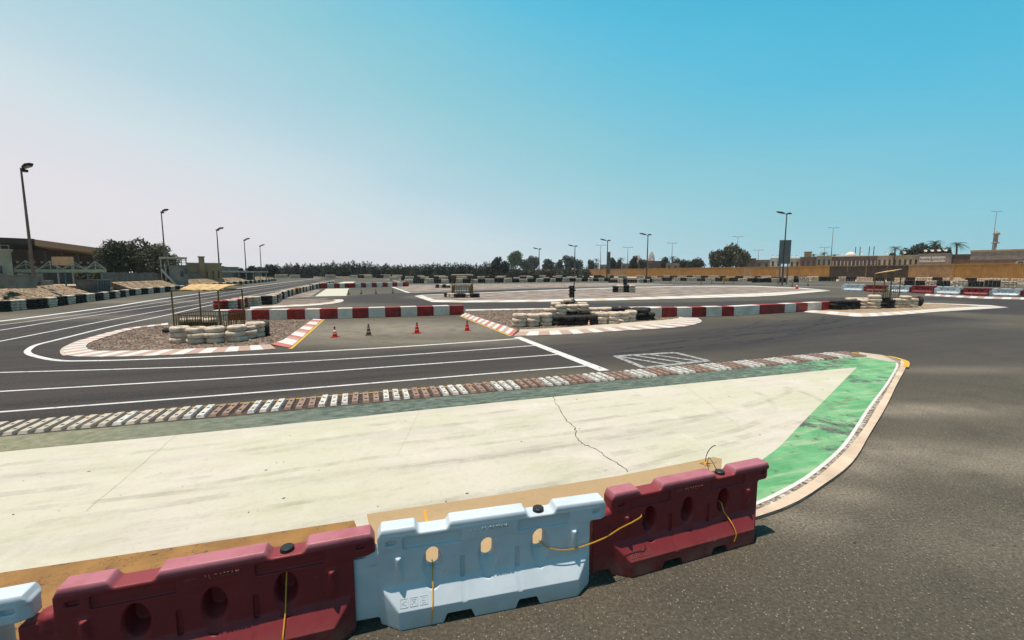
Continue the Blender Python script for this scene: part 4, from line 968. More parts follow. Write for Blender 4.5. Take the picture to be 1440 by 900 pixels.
p = G(878, 411); ztop = A(878, 388.5, p.y).z
traffic_light(p+Vector((0, .6, 0)), .02, ztop, 'dark signal unit on a pole behind four tyres on the middle island', 1.5, 1)
for px, c in ((866, 'bbb'), (872, 'www'), (879.5, 'bbb'), (887.5, 'www')): stack(G(px, 411.3), c, ('white' if c == 'www' else 'black')+' tyre stack in the row of four on the middle island', 'row of four tyre stacks on the middle island', 1.75 if px > 870 else 1.5, .01)

# ================================================================ LEFT SIDE: TYRE WALL, EMBANKMENT, FENCE
lw = spline(W([(-60, 441), (0, 439), (38, 436), (70, 433), (111, 427), (145.5, 422.6), (174, 418.2), (198, 414.8), (270, 407.5), (341, 400.2), (389, 395)]), 8)
LWL = [0]
for a, c in zip(lw[:-1], lw[1:]): LWL.append(LWL[-1]+(c-a).length)
def on_lw(s):
    j = max(i for i in range(len(LWL)) if LWL[i] <= s); j = min(j, len(lw)-2)
    p = lw[j].lerp(lw[j+1], (s-LWL[j])/(LWL[j+1]-LWL[j])); d = (lw[j+1]-lw[j]).normalized(); return p, d
def tyre_block(Lb, hgt, mat, name='tyre_block', dpt=.66, n=14, rows=None):
    """a bundle of tyre stacks strapped together"""
    b = MB(); k = max(int(round(Lb/.62)), 1); rows = rows or max(int(round(hgt/.2)), 1); w = hgt/rows; ro = Lb/k/2*1.02; ri = ro*.55
    pr = [(ri, w*.1), (ri+.05, 0), (ro-.06, .004), (ro-.006, w*.22), (ro, w*.5), (ro-.006, w*.78), (ro-.06, w-.004), (ri+.05, w), (ri, w*.9)]
    for i in range(k):
        for j in range(rows): b.lathe(pr, n, ((i+.5)*Lb/k-Lb/2+random.uniform(-.02, .02), random.uniform(-.03, .03), j*w), closed=True)
    return b.mesh(name, mat, True)
TB = {}
def tblock(c, Lb, hgt):
    key = (c, round(Lb, 1), round(hgt, 1), random.randint(0, 2))
    if key not in TB: TB[key] = tyre_block(key[1], key[2], {'w': TYRE_WHITE, 'b': TYRE_BLACK, 'r': BLOCK_RED, 'y': BLOCK_YELLOW}[c])
    return TB[key]
s = .6; k = 0
while s < LWL[-1]-1:
    c = 'bw'[k % 2]; Lb = (1.9 if c == 'b' else 1.6)*(1 if s < 60 else 1.5); p, d = on_lw(s+Lb/2)
    tag(link('tyre_block', tblock(c, Lb, .82), None, (p.x-d.y*.4, p.y+d.x*.4, 0), math.atan2(d.y, d.x)), ('black' if c == 'b' else 'white')+' tyre bundle in the wall below the stone embankment', 'tyre wall', 'tyre bundles below the embankment')
    s += Lb+.03; k += 1
# embankment in two lengths with a gap for the skip
def berm(s0, s1, seed):
    n = max(int((s1-s0)/1.2), 4); b = MB(); m = 6; tops = []
    r = random.Random(seed)
    for i in range(n+1):
        p, d = on_lw(s0+(s1-s0)*i/n); nrm = Vector((-d.y, d.x, 0))
        prof = [(1.0, -.05), (1.15, .22), (2.4, .75), (3.8, 1.32), (4.3, 1.52), (7.5, 1.55)]
        for o_, z in prof: q = p+nrm*o_; b.v.append((q.x, q.y, z+(r.uniform(-.03, .03) if z > 0 else 0)))
    for i in range(n):
        for j in range(m-1): b.f.append((i*m+j, (i+1)*m+j, (i+1)*m+j+1, i*m+j+1))
    for e in (0, n*m): b.f.append(tuple(e+j for j in range(m)))
    o = struct('embankment', b, MORTAR)
    rb = MB()
    for k in range(int((s1-s0)*(62 if s0 < 40 else 30))):
        s_ = s0+(s1-s0)*r.random()**1.3; p, d = on_lw(s_); nrm = Vector((-d.y, d.x, 0)); u = r.uniform(.02, 1); o_ = 1.2+u*3.0; z = .22+u*1.27
        q = p+nrm*o_; q.z = z; sz = r.uniform(.07, .17); a = r.uniform(0, 6.28); N_ = (Vector((0, 0, 1))-nrm*.4).normalized(); t1 = d; t2 = N_.cross(t1)
        vs = []
        for t_ in range(5): vs.append(q+t1*sz*math.cos(a+t_*1.257)*r.uniform(.7, 1.1)+t2*sz*math.sin(a+t_*1.257)*r.uniform(.7, 1.1)-N_*.02)
        for t_ in range(5): v_ = vs[t_]; vs.append(q+(v_-q)*.6+N_*sz*r.uniform(.3, .5))
        rb.add(vs, [(t_, (t_+1) % 5, 5+(t_+1) % 5, 5+t_) for t_ in range(5)]+[(5, 6, 7, 8, 9)])
    tag(rb.build('embankment_stones', ROCK), 'rough tan stones facing the sloping embankment', 'stones', kind='stuff')
def s_of(px):                                        # distance along the wall at a surveyed column
    return min(range(len(lw)), key=lambda i: abs((720+FPX*lw[i].x/(lw[i].y*math.cos(PITCH)+CAM_H*math.sin(PITCH)))-px))
sA, sB = LWL[s_of(160)], LWL[s_of(204)]
berm(0, sA+1.0, 21); berm(sB+2.0, LWL[-1], 22)
def ontop(s_, off, z=1.55): p, d = on_lw(s_); nrm = Vector((-d.y, d.x, 0)); q = p+nrm*off; q.z = z; return q, math.atan2(d.y, d.x)
# skip in the gap
q, a = ontop((sA+sB)/2+1.4, 3.4, .0); t = thing('skip_bin', (q.x, q.y, 0), a, 'grey steel skip bin standing in the gap of embankment', 'skip')
b = MB(); Lk, Wk, Hk = 4.2, 1.9, 1.95
b.add([(-Lk*.36, -Wk*.42, .12), (Lk*.36, -Wk*.42, .12), (Lk*.36, Wk*.42, .12), (-Lk*.36, Wk*.42, .12), (-Lk/2, -Wk/2, Hk), (Lk/2, -Wk/2, Hk), (Lk/2, Wk/2, Hk), (-Lk/2, Wk/2, Hk), (-Lk/2+.08, -Wk/2+.08, Hk), (Lk/2-.08, -Wk/2+.08, Hk), (Lk/2-.08, Wk/2-.08, Hk), (-Lk/2+.08, Wk/2-.08, Hk), (-Lk*.34, -Wk*.38, .3), (Lk*.34, -Wk*.38, .3), (Lk*.34, Wk*.38, .3), (-Lk*.34, Wk*.38, .3)],
      [(3, 2, 1, 0), (0, 1, 5, 4), (1, 2, 6, 5), (2, 3, 7, 6), (3, 0, 4, 7), (4, 5, 9, 8), (5, 6, 10, 9), (6, 7, 11, 10), (7, 4, 8, 11), (8, 9, 13, 12), (9, 10, 14, 13), (10, 11, 15, 14), (11, 8, 12, 15), (12, 13, 14, 15)])
b.build('hopper', M('grey skip paint', (.16, .16, .165), .6, .2, 1.5, (.10, .08, .06), .5, 4), t)
for k in range(5): MB().box((-1.3+k*.65, -Wk*.46-.06, 1.0), (.08, .10, 1.7)).build('stiffener', MATS['grey skip paint'], t)
MB().box((0, -Wk/2-.03, Hk-.06), (Lk+.1, .10, .12)).build('rim', MATS['grey skip paint'], t)
for sx_ in (-1, 1): MB().tube([(sx_*1.2, -.7, .06), (sx_*1.2, .7, .06)], .09, 10).build('roller', POLE, t)
# block wall with piers on the first length, corrugated sheet fence on the second
wl = thing('boundary_wall', (0, 0, 0), 0, 'grey block wall with pale piers on top of embankment', 'wall'); s = 0; k = 0
sV0, sV1 = LWL[s_of(84)], LWL[s_of(128)]
while s < sA-1:
    q, a = ontop(s, 5.2); MB().box((q.x, q.y, q.z+.56), (.62, .45, 1.16), a).build('pier', CONC, wl)
    q2, a2 = ontop(s+1.5, 5.2); hgt = .98 if s < sV0 else .38
    MB().box((q2.x, q2.y, q2.z+hgt/2-.03), (2.36, .24, hgt), a2).build('wall_panel', CONC_DARK if k % 2 else CONC, wl)
    MB().box((q2.x, q2.y, q2.z+hgt+.0), (2.34, .34, .07), a2).build('coping', CONC, wl)
    s += 3.0; k += 1
fn = thing('sheet_fence', (0, 0, 0), 0, 'long grey corrugated sheet fence above the far embankment', 'fence'); s = sB+1.5; k = 0
def corr(L, hgt, pitch=.25, dep=.05):
    b = MB(); n = int(L/pitch*2)
    for i in range(n+1): x = -L/2+L*i/n; y = dep*(1 if i % 2 else -1); b.v += [(x, y, 0), (x, y, hgt)]
    b.f = [(2*i, 2*i+2, 2*i+3, 2*i+1) for i in range(n)]; n2 = len(b.v); b.v += [(x, y+.02, z) for x, y, z in b.v]; b.f += [tuple(n2+j for j in f[::-1]) for f in b.f]; return b
pan = corr(2.9, 1.25).mesh('fence_panel', SHEET_GREY)
while s < LWL[-1]-2:
    q, a = ontop(s+1.45, 5.0); o = link('fence_panel', pan, fn, q-Vector((0, 0, .03)), a); o.scale = (1, 1, random.uniform(.96, 1.04))
    q, a = ontop(s, 5.0); MB().box((q.x, q.y, q.z+.65), (.10, .14, 1.38), a).build('fence_post', POLE_GREY, fn); s += 2.95
# floodlight poles on the embankment
def floodlight(p, hgt, rz, label, group, mat=POLE, twin=True, s=1.0):
    t = thing('floodlight_pole', p, rz, label, 'lamp post', group)
    MB().lathe([(.20*s, 0), (.20*s, .05), (.12*s, .06), (.06*s, hgt)], 12).build('pole', mat, t, True)
    for k, (yw, L, tilt) in enumerate(((0, .95, .25), (2.2, .45, -.1)) if twin else ((0, .8, .2),)):
        arm = MB().bar((0, 0, hgt-.25), (.45*s*math.cos(yw), .45*s*math.sin(yw), hgt+.05*s), .07*s).build('arm', mat, t)
        c = Vector((.8*s*L*math.cos(yw), .8*s*L*math.sin(yw), hgt+.12*s-.3*k))
        h_ = MB(); dx = Vector((math.cos(yw), math.sin(yw), tilt)).normalized(); sd = Vector((-math.sin(yw), math.cos(yw), 0)); n_ = dx.cross(sd)
        P = []
        for u, w_, z in ((-.55, .22, .10), (.15, .38, .12), (.65, .20, .05)):
            for sg in (-1, 1):
                for zz in (-1, 1): P.append(c+dx*u*s*L*.85+sd*sg*w_*s*.6+n_*zz*z*s*.75)
        bm_ = hull(P); me_ = bpy.data.meshes.new('lamp_head'); bm_.to_mesh(me_); bm_.free(); me_.materials.append(mat); link('lamp_head', me_, t)
        MB().add([c+dx*u*s*L+sd*w_*s-n_*.10*s for u, w_ in ((-.25, -.13), (.3, -.13), (.3, .13), (-.25, .13))]+[c+dx*u*s*L+sd*w_*s-n_*.07*s for u, w_ in ((-.25, -.13), (.3, -.13), (.3, .13), (-.25, .13))], [(0, 1, 2, 3), (7, 6, 5, 4), (0, 4, 5, 1), (1, 5, 6, 2), (2, 6, 7, 3), (3, 7, 4, 0)]).build('lamp_lens', LAMP_GLASS, t)
    return t
for k, (pxb, pyt, pxt) in enumerate(((58, 236, 39), (234, 297, 228), (309, 322.5, 305), (350, 337, 348.5), (377, 345.5, 376))):
    s_ = LWL[min(range(len(lw)), key=lambda i: abs((720+FPX*(lw[i].x-4.2*(lw[min(i+1, len(lw)-1)]-lw[i-1]).normalized().y)/((lw[i].y+4.2*(lw[min(i+1, len(lw)-1)]-lw[i-1]).normalized().x)*math.cos(PITCH)+1.2*math.sin(PITCH)))-pxb) if i else 1e9)]
    q, a = ontop(s_, 4.6 if k == 0 else 4.4); zt = A(pxt, pyt, q.y).z
    floodlight(q, zt-1.55, R(-15), 'tall dark floodlight pole standing on the stone embankment', 'floodlight poles along the embankment', s=1.15 if k < 2 else 1.5)

# ================================================================ RIGHT ROW OF BLOCKS BESIDE THE STRAIGHT
row = spline(W([(303, 437.5), (322, 437), (345, 431), (362, 429.5), (382, 427.5), (395, 420.5), (420, 412.5), (448, 405.2), (470, 399.5), (490, 394.2)]), 6); RL = [0]
for a, c in zip(row[:-1], row[1:]): RL.append(RL[-1]+(c-a).length)
seq = 'rwrwrwwbwbwrwbwbwwbwbwybybwbwbwwbwbwbwbwbwbwbwbwbwbw'; s = 0; k = 0
while s < RL[-1]-2 and k < len(seq):
    c = seq[k]; Lb = .95 if s < 12 else 1.3 if s < 40 else 2.0
    j = max(i for i in range(len(RL)) if RL[i] <= s+Lb/2); p = row[j]; d = (row[min(j+1, len(row)-1)]-row[max(j-1, 0)]).normalized(); p = row[j].lerp(row[min(j+1, len(row)-1)], min(1, (s+Lb/2-RL[j])/max(RL[min(j+1, len(RL)-1)]-RL[j], 1e-6)))
    nm = {'r': 'red', 'w': 'white', 'b': 'black', 'y': 'yellow'}[c]
    tag(link('barrier_bundle', tblock(c, Lb, .75 if s < 40 else .95), None, (p.x, p.y, 0), math.atan2(d.y, d.x)+random.uniform(-.12, .12)), nm+' bundle in the mixed row dividing the straight from infield', 'tyre wall', 'mixed bundles beside the straight'); s += Lb+.04; k += 1

# ================================================================ FAR TYRE WALLS
def far_row(pts, Lb, hgt, start, label, group, skip=0.0, cols='wb', jitter=.0, seed=0):
    r = random.Random(seed); P = spline(W(pts), 6); L = [0]
    for a, c in zip(P[:-1], P[1:]): L.append(L[-1]+(c-a).length)
    s = 0; k = start
    while s < L[-1]-Lb*.5:
        c = cols[k % len(cols)]; l_ = Lb*r.choice((.8, 1, 1, 1.2)); j = max(i for i in range(len(L)) if L[i] <= s); j = min(j, len(P)-2); p = P[j].lerp(P[j+1], (s-L[j])/(L[j+1]-L[j])); d = (P[j+1]-P[j]).normalized()
        if r.random() > skip:
            h_ = hgt*r.choice((.85, 1, 1, 1.1)); off = r.uniform(-jitter, jitter)
            tag(link('tyre_block', tblock(c, l_, h_), None, (p.x-d.y*off, p.y+d.x*off, 0), math.atan2(d.y, d.x)+r.uniform(-.06, .06)), {'w': 'white', 'b': 'black', 'y': 'yellow'}[c]+' '+label, 'tyre wall', group)
        s += l_+.05; k += 1
far_row([(575, 398.6), (640, 398.2), (740, 397), (800, 396.2), (862, 395.4)], 2.4, 1.15, 0, 'tyre bundle in the long wall across the middle of circuit', 'tyre bundles of the long middle wall', seed=1)
far_row([(545, 394.4), (640, 394.6), (740, 394), (860, 393)], 3.2, 1.35, 1, 'tyre bundle in the second wall behind the middle one', 'tyre bundles of the second middle wall', .12, seed=2, jitter=1.5)
far_row([(500, 391), (600, 391.6), (720, 391.6), (880, 390.6)], 5.0, 1.5, 0, 'tyre bundle in the rear wall before the dark tree line', 'tyre bundles of the rear middle wall', .25, seed=3, jitter=3)
far_row([(395, 391.2), (470, 390.8), (560, 390.2)], 6.5, 1.7, 0, 'tyre bundle at the end of the straight below trees', 'tyre bundles ending the straight', .3, cols='wwb', seed=4)
far_row([(862, 397.4), (900, 397.6), (920, 396.4)], 2.6, 1.1, 1, 'tyre bundle near the signal unit on middle island', 'tyre bundles near the signal unit', seed=5)
far_row([(915, 395.2), (980, 395.4), (1080, 396)], 2.6, 1.1, 1, 'tyre bundle in the front wall below ochre hoarding', 'front tyre bundles below the hoarding', cols='ybwbwbwbwb', seed=6)
far_row([(900, 392), (990, 392.4), (1080, 393.4), (1180, 394.5)], 3.4, 1.35, 0, 'tyre bundle in the rear wall below ochre hoarding', 'rear tyre bundles below the hoarding', seed=7)
far_row([(1062, 397.4), (1126, 397)], 2.2, 1.2, 1, 'tyre bundle on the white kerb by the tall signboard pole', 'tyre bundles by the signboard pole', cols='wbbbwb', seed=8)
far_row([(1130, 395.2), (1240, 396), (1330, 397.4)], 2.6, 1.4, 0, 'tyre bundle in the wall before dark brown hoarding', 'tyre bundles before the brown hoarding', cols='wwbbwb', seed=9)
far_row([(1270, 401), (1330, 402.6), (1400, 403.6), (1500, 405)], 2.2, 1.15, 0, 'tyre bundle in the jumbled wall behind far right barriers', 'jumbled tyre bundles far right', .05, 'wbbwb', .5, 10)
far_row([(1310, 396.6), (1380, 398.4), (1500, 400.4)], 2.8, 1.3, 1, 'tyre bundle in the last wall before the tan hoarding', 'tyre bundles before the tan hoarding', .1, 'wwbw', .6, 11)

# ================================================================ HOARDING
def hoarding(pts, mats, label, step, hgt, post=True):
    t = thing('hoarding', (0, 0, 0), 0, label, 'fence'); P = pts; L = (P[1]-P[0]).length; n = int(L/step); d = (P[1]-P[0])/n; a = math.atan2(d.y, d.x)
    mm = {}
    for i in range(n):
        p = P[0]+d*(i+.5); m_ = mats[i % len(mats)] if not callable(mats) else mats(i, n)
        if m_.name not in mm: mm[m_.name] = corr(d.length-.06, hgt, .5, .05).mesh('sheet_panel', m_)
        o = link('sheet_panel', mm[m_.name], t, (p.x, p.y, 0), a); o.scale = (1, 1, 1+.012*random.uniform(-1, 1))
    me = MB().box((0, 0, hgt/2), (.22, .2, hgt+.2)).mesh('fence_post', HOARD)
    for i in range(0, n+1, 2): p = P[0]+d*i; link('fence_post', me, t, (p.x, p.y+.0, 0), a)
    MB().bar((P[0].x, P[0].y, hgt-.25), (P[1].x, P[1].y, hgt-.25), .24, .16).build('rail', HOARD, t)
    return t
HB = [(1470, 394.8), (1340, 394.4), (1276, 394.2), (1165, 393.4), (1050, 392.2), (725, 387.0)]
H0 = G(1300, 394.4)
def hpt(px):                                         # hoarding line is parallel to the straight
    d = ray(px, HZ); # H0 + k*UDIR = lam*(d.x,d.y)
    det = d.x*(-UDIR.y)+UDIR.x*d.y
    lam = (H0.x*(-UDIR.y)+UDIR.x*H0.y)/det
    return Vector((d.x*lam, d.y*lam, 0))
hh = 5.75
hoarding([hpt(1560), hpt(1342)], [HOARD, HOARD, HOARD], 'ochre sheet hoarding in front of the low shops and white cars', 6, hh)
hoarding([hpt(1341), hpt(1279)], [HOARD_TAN], 'tan sheet hoarding next to the dark brown stretch', 6, hh)
hoarding([hpt(1278), hpt(1166)], [HOARD_DARK], 'dark brown sheet hoarding behind the slanted roof shelter', 6, hh)
hoarding([hpt(1165), hpt(905)], lambda i, n: HOARD_TAN if i in (3, 6) else HOARD, 'ochre sheet hoarding behind the tall signboard', 6, hh)
hoarding([hpt(904), hpt(722)], [HOARD, HOARD, HOARD_TAN], 'distant ochre sheet hoarding running to the dark trees', 12, hh)

# ================================================================ FAR LAMP POLES AND SIGNS
def pole_at(px, pyt, Y, label, grp=None, mat=POLE, twin=True, s=1.6, base=None):
    p = A(px, HZ, Y); z = A(px, pyt, Y).z; return floodlight(Vector((p.x, p.y, 0)), z, R(170), label, grp, mat, twin, s)
pole_at(1101, 300, 95, 'tall dark floodlight pole before the grey signboard and tyre bundles', s=1.6)
pole_at(909.5, 330, 128, 'dark floodlight pole standing at the tyre walls left of round tree', s=1.9)
pole_at(853.5, 338, 150, 'dark floodlight pole with a banner before distant palms', s=2.0)
pole_at(808, 346, 175, 'slim floodlight pole by the dark trees at hoarding end', s=2.2)
pole_at(758, 350, 190, 'slim floodlight pole in front of the tall green tree', s=2.2)
p = A(853.5, 368, 151); MB_ = MB().box((0, 0, 0), (.9, .12, 7.5)); o = MB_.build('banner', SHEET_GREY); o.location = (p.x+.7, p.y, p.z-.4); tag(o, 'narrow dark banner fixed to the floodlight pole near palms', 'banner')
def tmast(px, pyt, Y, label, grp):
    p = A(px, HZ, Y); z = A(px, pyt, Y).z; t = thing('street_light', (p.x, p.y, 0), 0, label, 'street light', grp); s = Y/200
    MB().lathe([(.22*s, 0), (.10*s, z)], 10).build('pole', POLE_GREY, t, True)
    for sg in (-1, 1):
        MB().bar((0, 0, z-.1), (sg*1.6*s, 0, z+.1*s), .14*s).build('arm', POLE_GREY, t); MB().box((sg*1.9*s, 0, z+.12*s), (.9*s, .4*s, .16*s)).build('lamp_head', POLE_GREY, t)
for px, pyt, Y in ((944, 342, 330), (882, 348, 380), (844, 345, 340), (1035, 333, 300), (1167, 320.5, 260), (1065, 352, 420), (1157, 348, 430)): tmast(px, pyt, Y, 'double arm street light on the road beyond the hoarding', 'street lights beyond the hoarding')
tmast(1391.5, 297.5, 210, 'tall double arm street light beside the water tower', None)
p = A(1103, 369, 108); z1 = A(1103, 337.5, 108).z; z0 = A(1103, 371, 108).z
t = thing('signboard', (p.x, p.y, 0), R(-8), 'tall grey signboard seen from behind beside the dark floodlight pole', 'sign')
MB().box((0, .15, (z0+z1)/2), (2.6, .25, z1-z0)).build('panel', M('grey sign back', (.17, .20, .21), .6, .2, .4), t)
for k in range(5): MB().box((0, 0, z0+(z1-z0)*(k+.5)/5), (2.62, .06, .12)).build('frame_bar', POLE_GREY, t)
for sg in (-1, 1): MB().bar((sg*.9, .15, 0), (sg*.9, .15, z0), .25).build('post', POLE_GREY, t)

# ================================================================ VEGETATION
def leaf_cloud(blobs, n, leaf, seed, aspect=1.6, droop=0):
    r = random.Random(seed); b = MB(); wts = [bl[3]*bl[4]*bl[5] for bl in blobs]
    for k in range(n):
        cx, cy, cz, rx, ry, rz = r.choices(blobs, wts)[0]
        while True:
            u, v, w = (r.uniform(-1, 1) for _ in range(3)); q = u*u+v*v+w*w
            if q <= 1 and (q > .3 or r.random() < .35): break
        j = 1+.25*(r.random()-.3); c = Vector((cx+u*rx*j, cy+v*ry*j, cz+w*rz*j))
        a = Vector((r.gauss(0, 1), r.gauss(0, 1), r.gauss(0, .8)-droop)).normalized(); e = a.cross(Vector((r.gauss(0, 1), r.gauss(0, 1), r.gauss(0, 1)))).normalized(); s = leaf*r.uniform(.6, 1.4)
        b.add([c-a*s*aspect/2, c+e*s/2, c+a*s*aspect/2, c-e*s/2], [(0, 1, 2, 3)])
    return b
def trunk_mesh(h, r0, limbs, seed, name='trunk'):
    r = random.Random(seed); b = MB(); b.tube([(0, 0, 0), (r.uniform(-.1, .1)*h*.2, r.uniform(-.1, .1)*h*.2, h*.3), (r.uniform(-.1, .1)*h*.3, 0, h*.62), (0, 0, h*.85)], r0, 8, r0*.25)
    for k in range(limbs):
        z = h*r.uniform(.25, .6); a = r.uniform(0, 6.28); L = h*r.uniform(.25, .42); b.tube([(0, 0, z), (L*.5*math.cos(a), L*.5*math.sin(a), z+L*.45), (L*math.cos(a), L*math.sin(a), z+L*.8)], r0*.45, 6, r0*.1)
    return b.mesh(name, BARK, True)
def put_tree(p, label, grp, tm, cm, sc=(1, 1, 1), rz=0, name='tree'):
    t = thing(name, p, rz, label, 'tree', grp); t.scale = sc; link('trunk', tm, t); link('crown', cm, t); return t
def broad(h, w, n, leaf, seed, mat):
    r = random.Random(seed); bl = []
    for k in range(16):
        a = r.uniform(0, 6.28); rr = w*.5*r.uniform(.15, .72); z = h*r.uniform(.38, .84); s = w*r.uniform(.13, .22); bl.append((rr*math.cos(a), rr*math.sin(a), z, s*1.15, s*1.15, s*.85))
    bl.append((0, 0, h*.62, w*.3, w*.3, h*.25)); return leaf_cloud(bl, n, leaf, seed).mesh('crown', mat), trunk_mesh(h*.8, h*.035, 6, seed)
def slim(h, w, n, leaf, seed, mat):
    r = random.Random(seed); bl = []
    for k in range(10):
        f = k/9; s = w*.5*(1-.72*f)*(.8+.4*r.random()); bl.append((r.uniform(-.15, .15)*w, r.uniform(-.15, .15)*w, h*(.16+.80*f), s, s, h*.10))
    for k in range(7): f = r.uniform(.15, .8); a = r.uniform(0, 6.28); bl.append((.42*w*math.cos(a)*(1-.5*f), .42*w*math.sin(a)*(1-.5*f), h*(.15+.75*f), w*.14, w*.14, h*.05))
    return leaf_cloud(bl, n, leaf, seed, 2.0).mesh('crown', mat), trunk_mesh(h*.95, h*.018, 3, seed)
# large bushy tree behind the fence, left
cm, tm = broad(1, 1, 9000, .030, 41, LEAF_DRY)
Yt = 84; pL, pR = A(150, HZ, Yt), A(246, HZ, Yt); zt = A(195, 331, Yt).z
for kk, (px, w_, zf, sd) in enumerate(((176, 8.2, 1.0, 0), (214, 7.4, .93, 1.3), (236, 4.6, .72, 2.4), (160, 5.2, .80, 4))):
    p = A(px, HZ, Yt+random.uniform(-2, 2)); put_tree(Vector((p.x, p.y, 0)), ('tall dense dark green tree behind the skip bin', 'dense dark green tree directly behind the viewing platform roof', 'smaller dark tree showing right of the viewing platform roof', 'lower dark tree beside the grandstand end')[kk], 'broad trees behind the left fence', tm, cm, (w_, w_, zt*zf), sd, 'broad_tree')
# tree line across the far end
variants = [slim(1, 1, 420, .075, 50+k, LEAF_DARK if k % 3 else LEAF_DRY) for k in range(6)]
tl_top = [(372, 376), (392, 373), (405, 371), (430, 371), (455, 371), (470, 368.5), (482, 370), (500, 367.5), (515, 368.5), (530, 372), (545, 371), (570, 373), (600, 371), (640, 370), (665, 371), (690, 369), (700, 366)]
def topy(px):
    for (x0, y0), (x1, y1) in zip(tl_top[:-1], tl_top[1:]):
        if x0 <= px <= x1: return y0+(y1-y0)*(px-x0)/(x1-x0)
    return tl_top[-1][1]
px = 372; r = random.Random(77); k = 0
while px < 702:
    Y = 255+r.uniform(-14, 14)+(px-372)*.10; z = A(px, topy(px)+r.uniform(-1.6, 2.4), Y).z; p = A(px, HZ, Y); w_ = r.uniform(3.4, 5.2); cm, tm = variants[k % 6]
    put_tree(Vector((p.x, p.y, 0)), 'slim dark feathery tree in the line across the circuit end', 'tree line at the circuit end', tm, cm, (w_, w_, z), r.uniform(0, 6), 'slim_tree'); px += r.uniform(2.0, 3.3); k += 1
# second, lower row fills the gaps low down
px = 374
while px < 830:
    Y = 292+r.uniform(-6, 6); z = A(px, 374.5+r.uniform(-1.5, 3), Y).z; p = A(px, HZ, Y); cm, tm = variants[(k*5) % 6]
    put_tree(Vector((p.x, p.y, 0)), 'short dark tree filling in behind the far tree line', 'undergrowth trees behind the tree line', tm, cm, (6.5, 6.5, max(z, 3)), r.uniform(0, 6), 'slim_tree'); px += r.uniform(4.5, 6.5); k += 1
bv = [broad(1, 1, 2200, .055, 60+k, m_) for k, m_ in enumerate((LEAF_DARK, LEAF_DRY, LEAF, LEAF_BRIGHT))]
def bt(px, pyt, w_px, Y, v, label, grp=None):
    if 724 < px < 1400: Y = max(Y, hpt(px).y+14)
    p = A(px, HZ, Y); z = A(px, pyt, Y).z; w_ = w_px/FPX*Y; cm, tm = bv[v]; put_tree(Vector((p.x, p.y, 0)), label, grp, tm, cm, (w_, w_, z*1.06), random.uniform(0, 6), 'broad_tree')
bt(725, 355, 24, 270, 3, 'tall rounded bright green tree above the dark tree line'); bt(697, 362.5, 20, 268, 0, 'dark tree with palm like top beside the bright green one')
g = 'dark trees at the near end of the tree line'
for px, py, w_ in ((709, 368, 18), (740, 365, 22), (752, 361, 18), (772, 365, 22), (786, 366, 14), (802, 360.5, 22), (814, 365.5, 14)): bt(px, py, w_, 265, 0, 'round dark tree standing behind the distant ochre hoarding', g)
bt(1026, 342, 38, 165, 1, 'big spreading grey green tree behind the ochre hoarding'); bt(1007, 350, 26, 168, 1, 'smaller spreading tree joined to the big grey green one'); bt(1042, 350, 24, 166, 1, 'low leafy side of the big grey green tree cluster')
bt(979, 362, 24, 240, 1, 'low grey bush between the houses and spreading trees'); bt(965, 366, 18, 240, 0, 'low dark bush beside the grey house roofs')
for px, py, w_ in ((832, 366, 11), (862, 363, 16), (890, 361, 14), (903, 365, 12), (935, 362.5, 14), (950, 364, 12), (872, 366, 12)): bt(px, py, w_, 300, 0, 'small dark tree among the distant houses', 'trees among the distant houses')
for px, py, w_ in ((1275, 349, 24), (1292, 344, 26), (1308, 346, 26), (1322, 350, 18), (1254, 357, 16)): bt(px, py, w_, 215, 0, 'dark leafy tree behind the arcaded houses', 'dark trees behind the arcaded houses')
for px, py, w_ in ((1115, 366, 10), (1158, 361, 14), (1171, 363, 12), (1185, 366, 10)): bt(px, py, w_, 260, 0, 'small dark tree between the flat roofed houses', 'trees between the flat roofed houses')
for px, py, w_ in ((316, 375, 22), (333, 377, 20), (352, 374.5, 18), (366, 376, 20), (385, 372.5, 22)): bt(px, py, w_, 190, 0, 'low dark tree behind the long white roofed shelter', 'dark trees behind the white roofed shelter')
for px, py, w_ in ((118, 374, 26), (137, 376, 22)): bt(px, py, w_, 70, 1, 'low dark bush before the grandstand', 'bushes before the grandstand')
# palms
def palm_meshes(seed):
    r = random.Random(seed); b = MB()
    for k in range(34):
        a = r.uniform(0, 6.28); el_ = r.uniform(-.3, 1.2); L = r.uniform(.8, 1.1); pts = []
        for i in range(7): t_ = i/6; pts.append(Vector((math.cos(a)*L*t_*math.cos(el_*(1-.5*t_)), math.sin(a)*L*t_*math.cos(el_*(1-.5*t_)), L*(t_*math.sin(el_)-.75*t_*t_))))
        sd = Vector((-math.sin(a), math.cos(a), 0))
        for i in range(6):
            w0, w1 = .16*math.sin(math.pi*(.12+.8*i/6)), .16*math.sin(math.pi*(.12+.8*(i+1)/6))
            for sg in (-1, 1):
                for q in range(2):
                    p0 = pts[i].lerp(pts[i+1], q*.5); p1 = pts[i].lerp(pts[i+1], q*.5+.28); b.add([p0, p1, p1+sd*sg*w1-Vector((0, 0, .05))+(pts[i+1]-pts[i])*.3], [(0, 1, 2)])
    return b.mesh('crown', PALM), MB().tube([(0, 0, 0), (.03, 0, .5), (0, .02, 1)], .05, 8, .035).mesh('trunk', BARK, True)
pc, pt = palm_meshes(3)
def palm(px, pyt, Y, fr, label, grp='date palms behind the houses'):
    Y0 = Y; Y = max(Y, hpt(px).y+20); fr = fr*Y/Y0
    p = A(px, HZ, Y); z = A(px, pyt, Y).z; t = thing('palm_tree', (p.x, p.y, 0), random.uniform(0, 6), label, 'palm tree', grp); h_ = z-.45*fr
    o = link('trunk', pt, t); o.scale = (fr*2.2, fr*2.2, h_); o = link('crown', pc, t, (0, 0, h_)); o.scale = (fr, fr, fr)
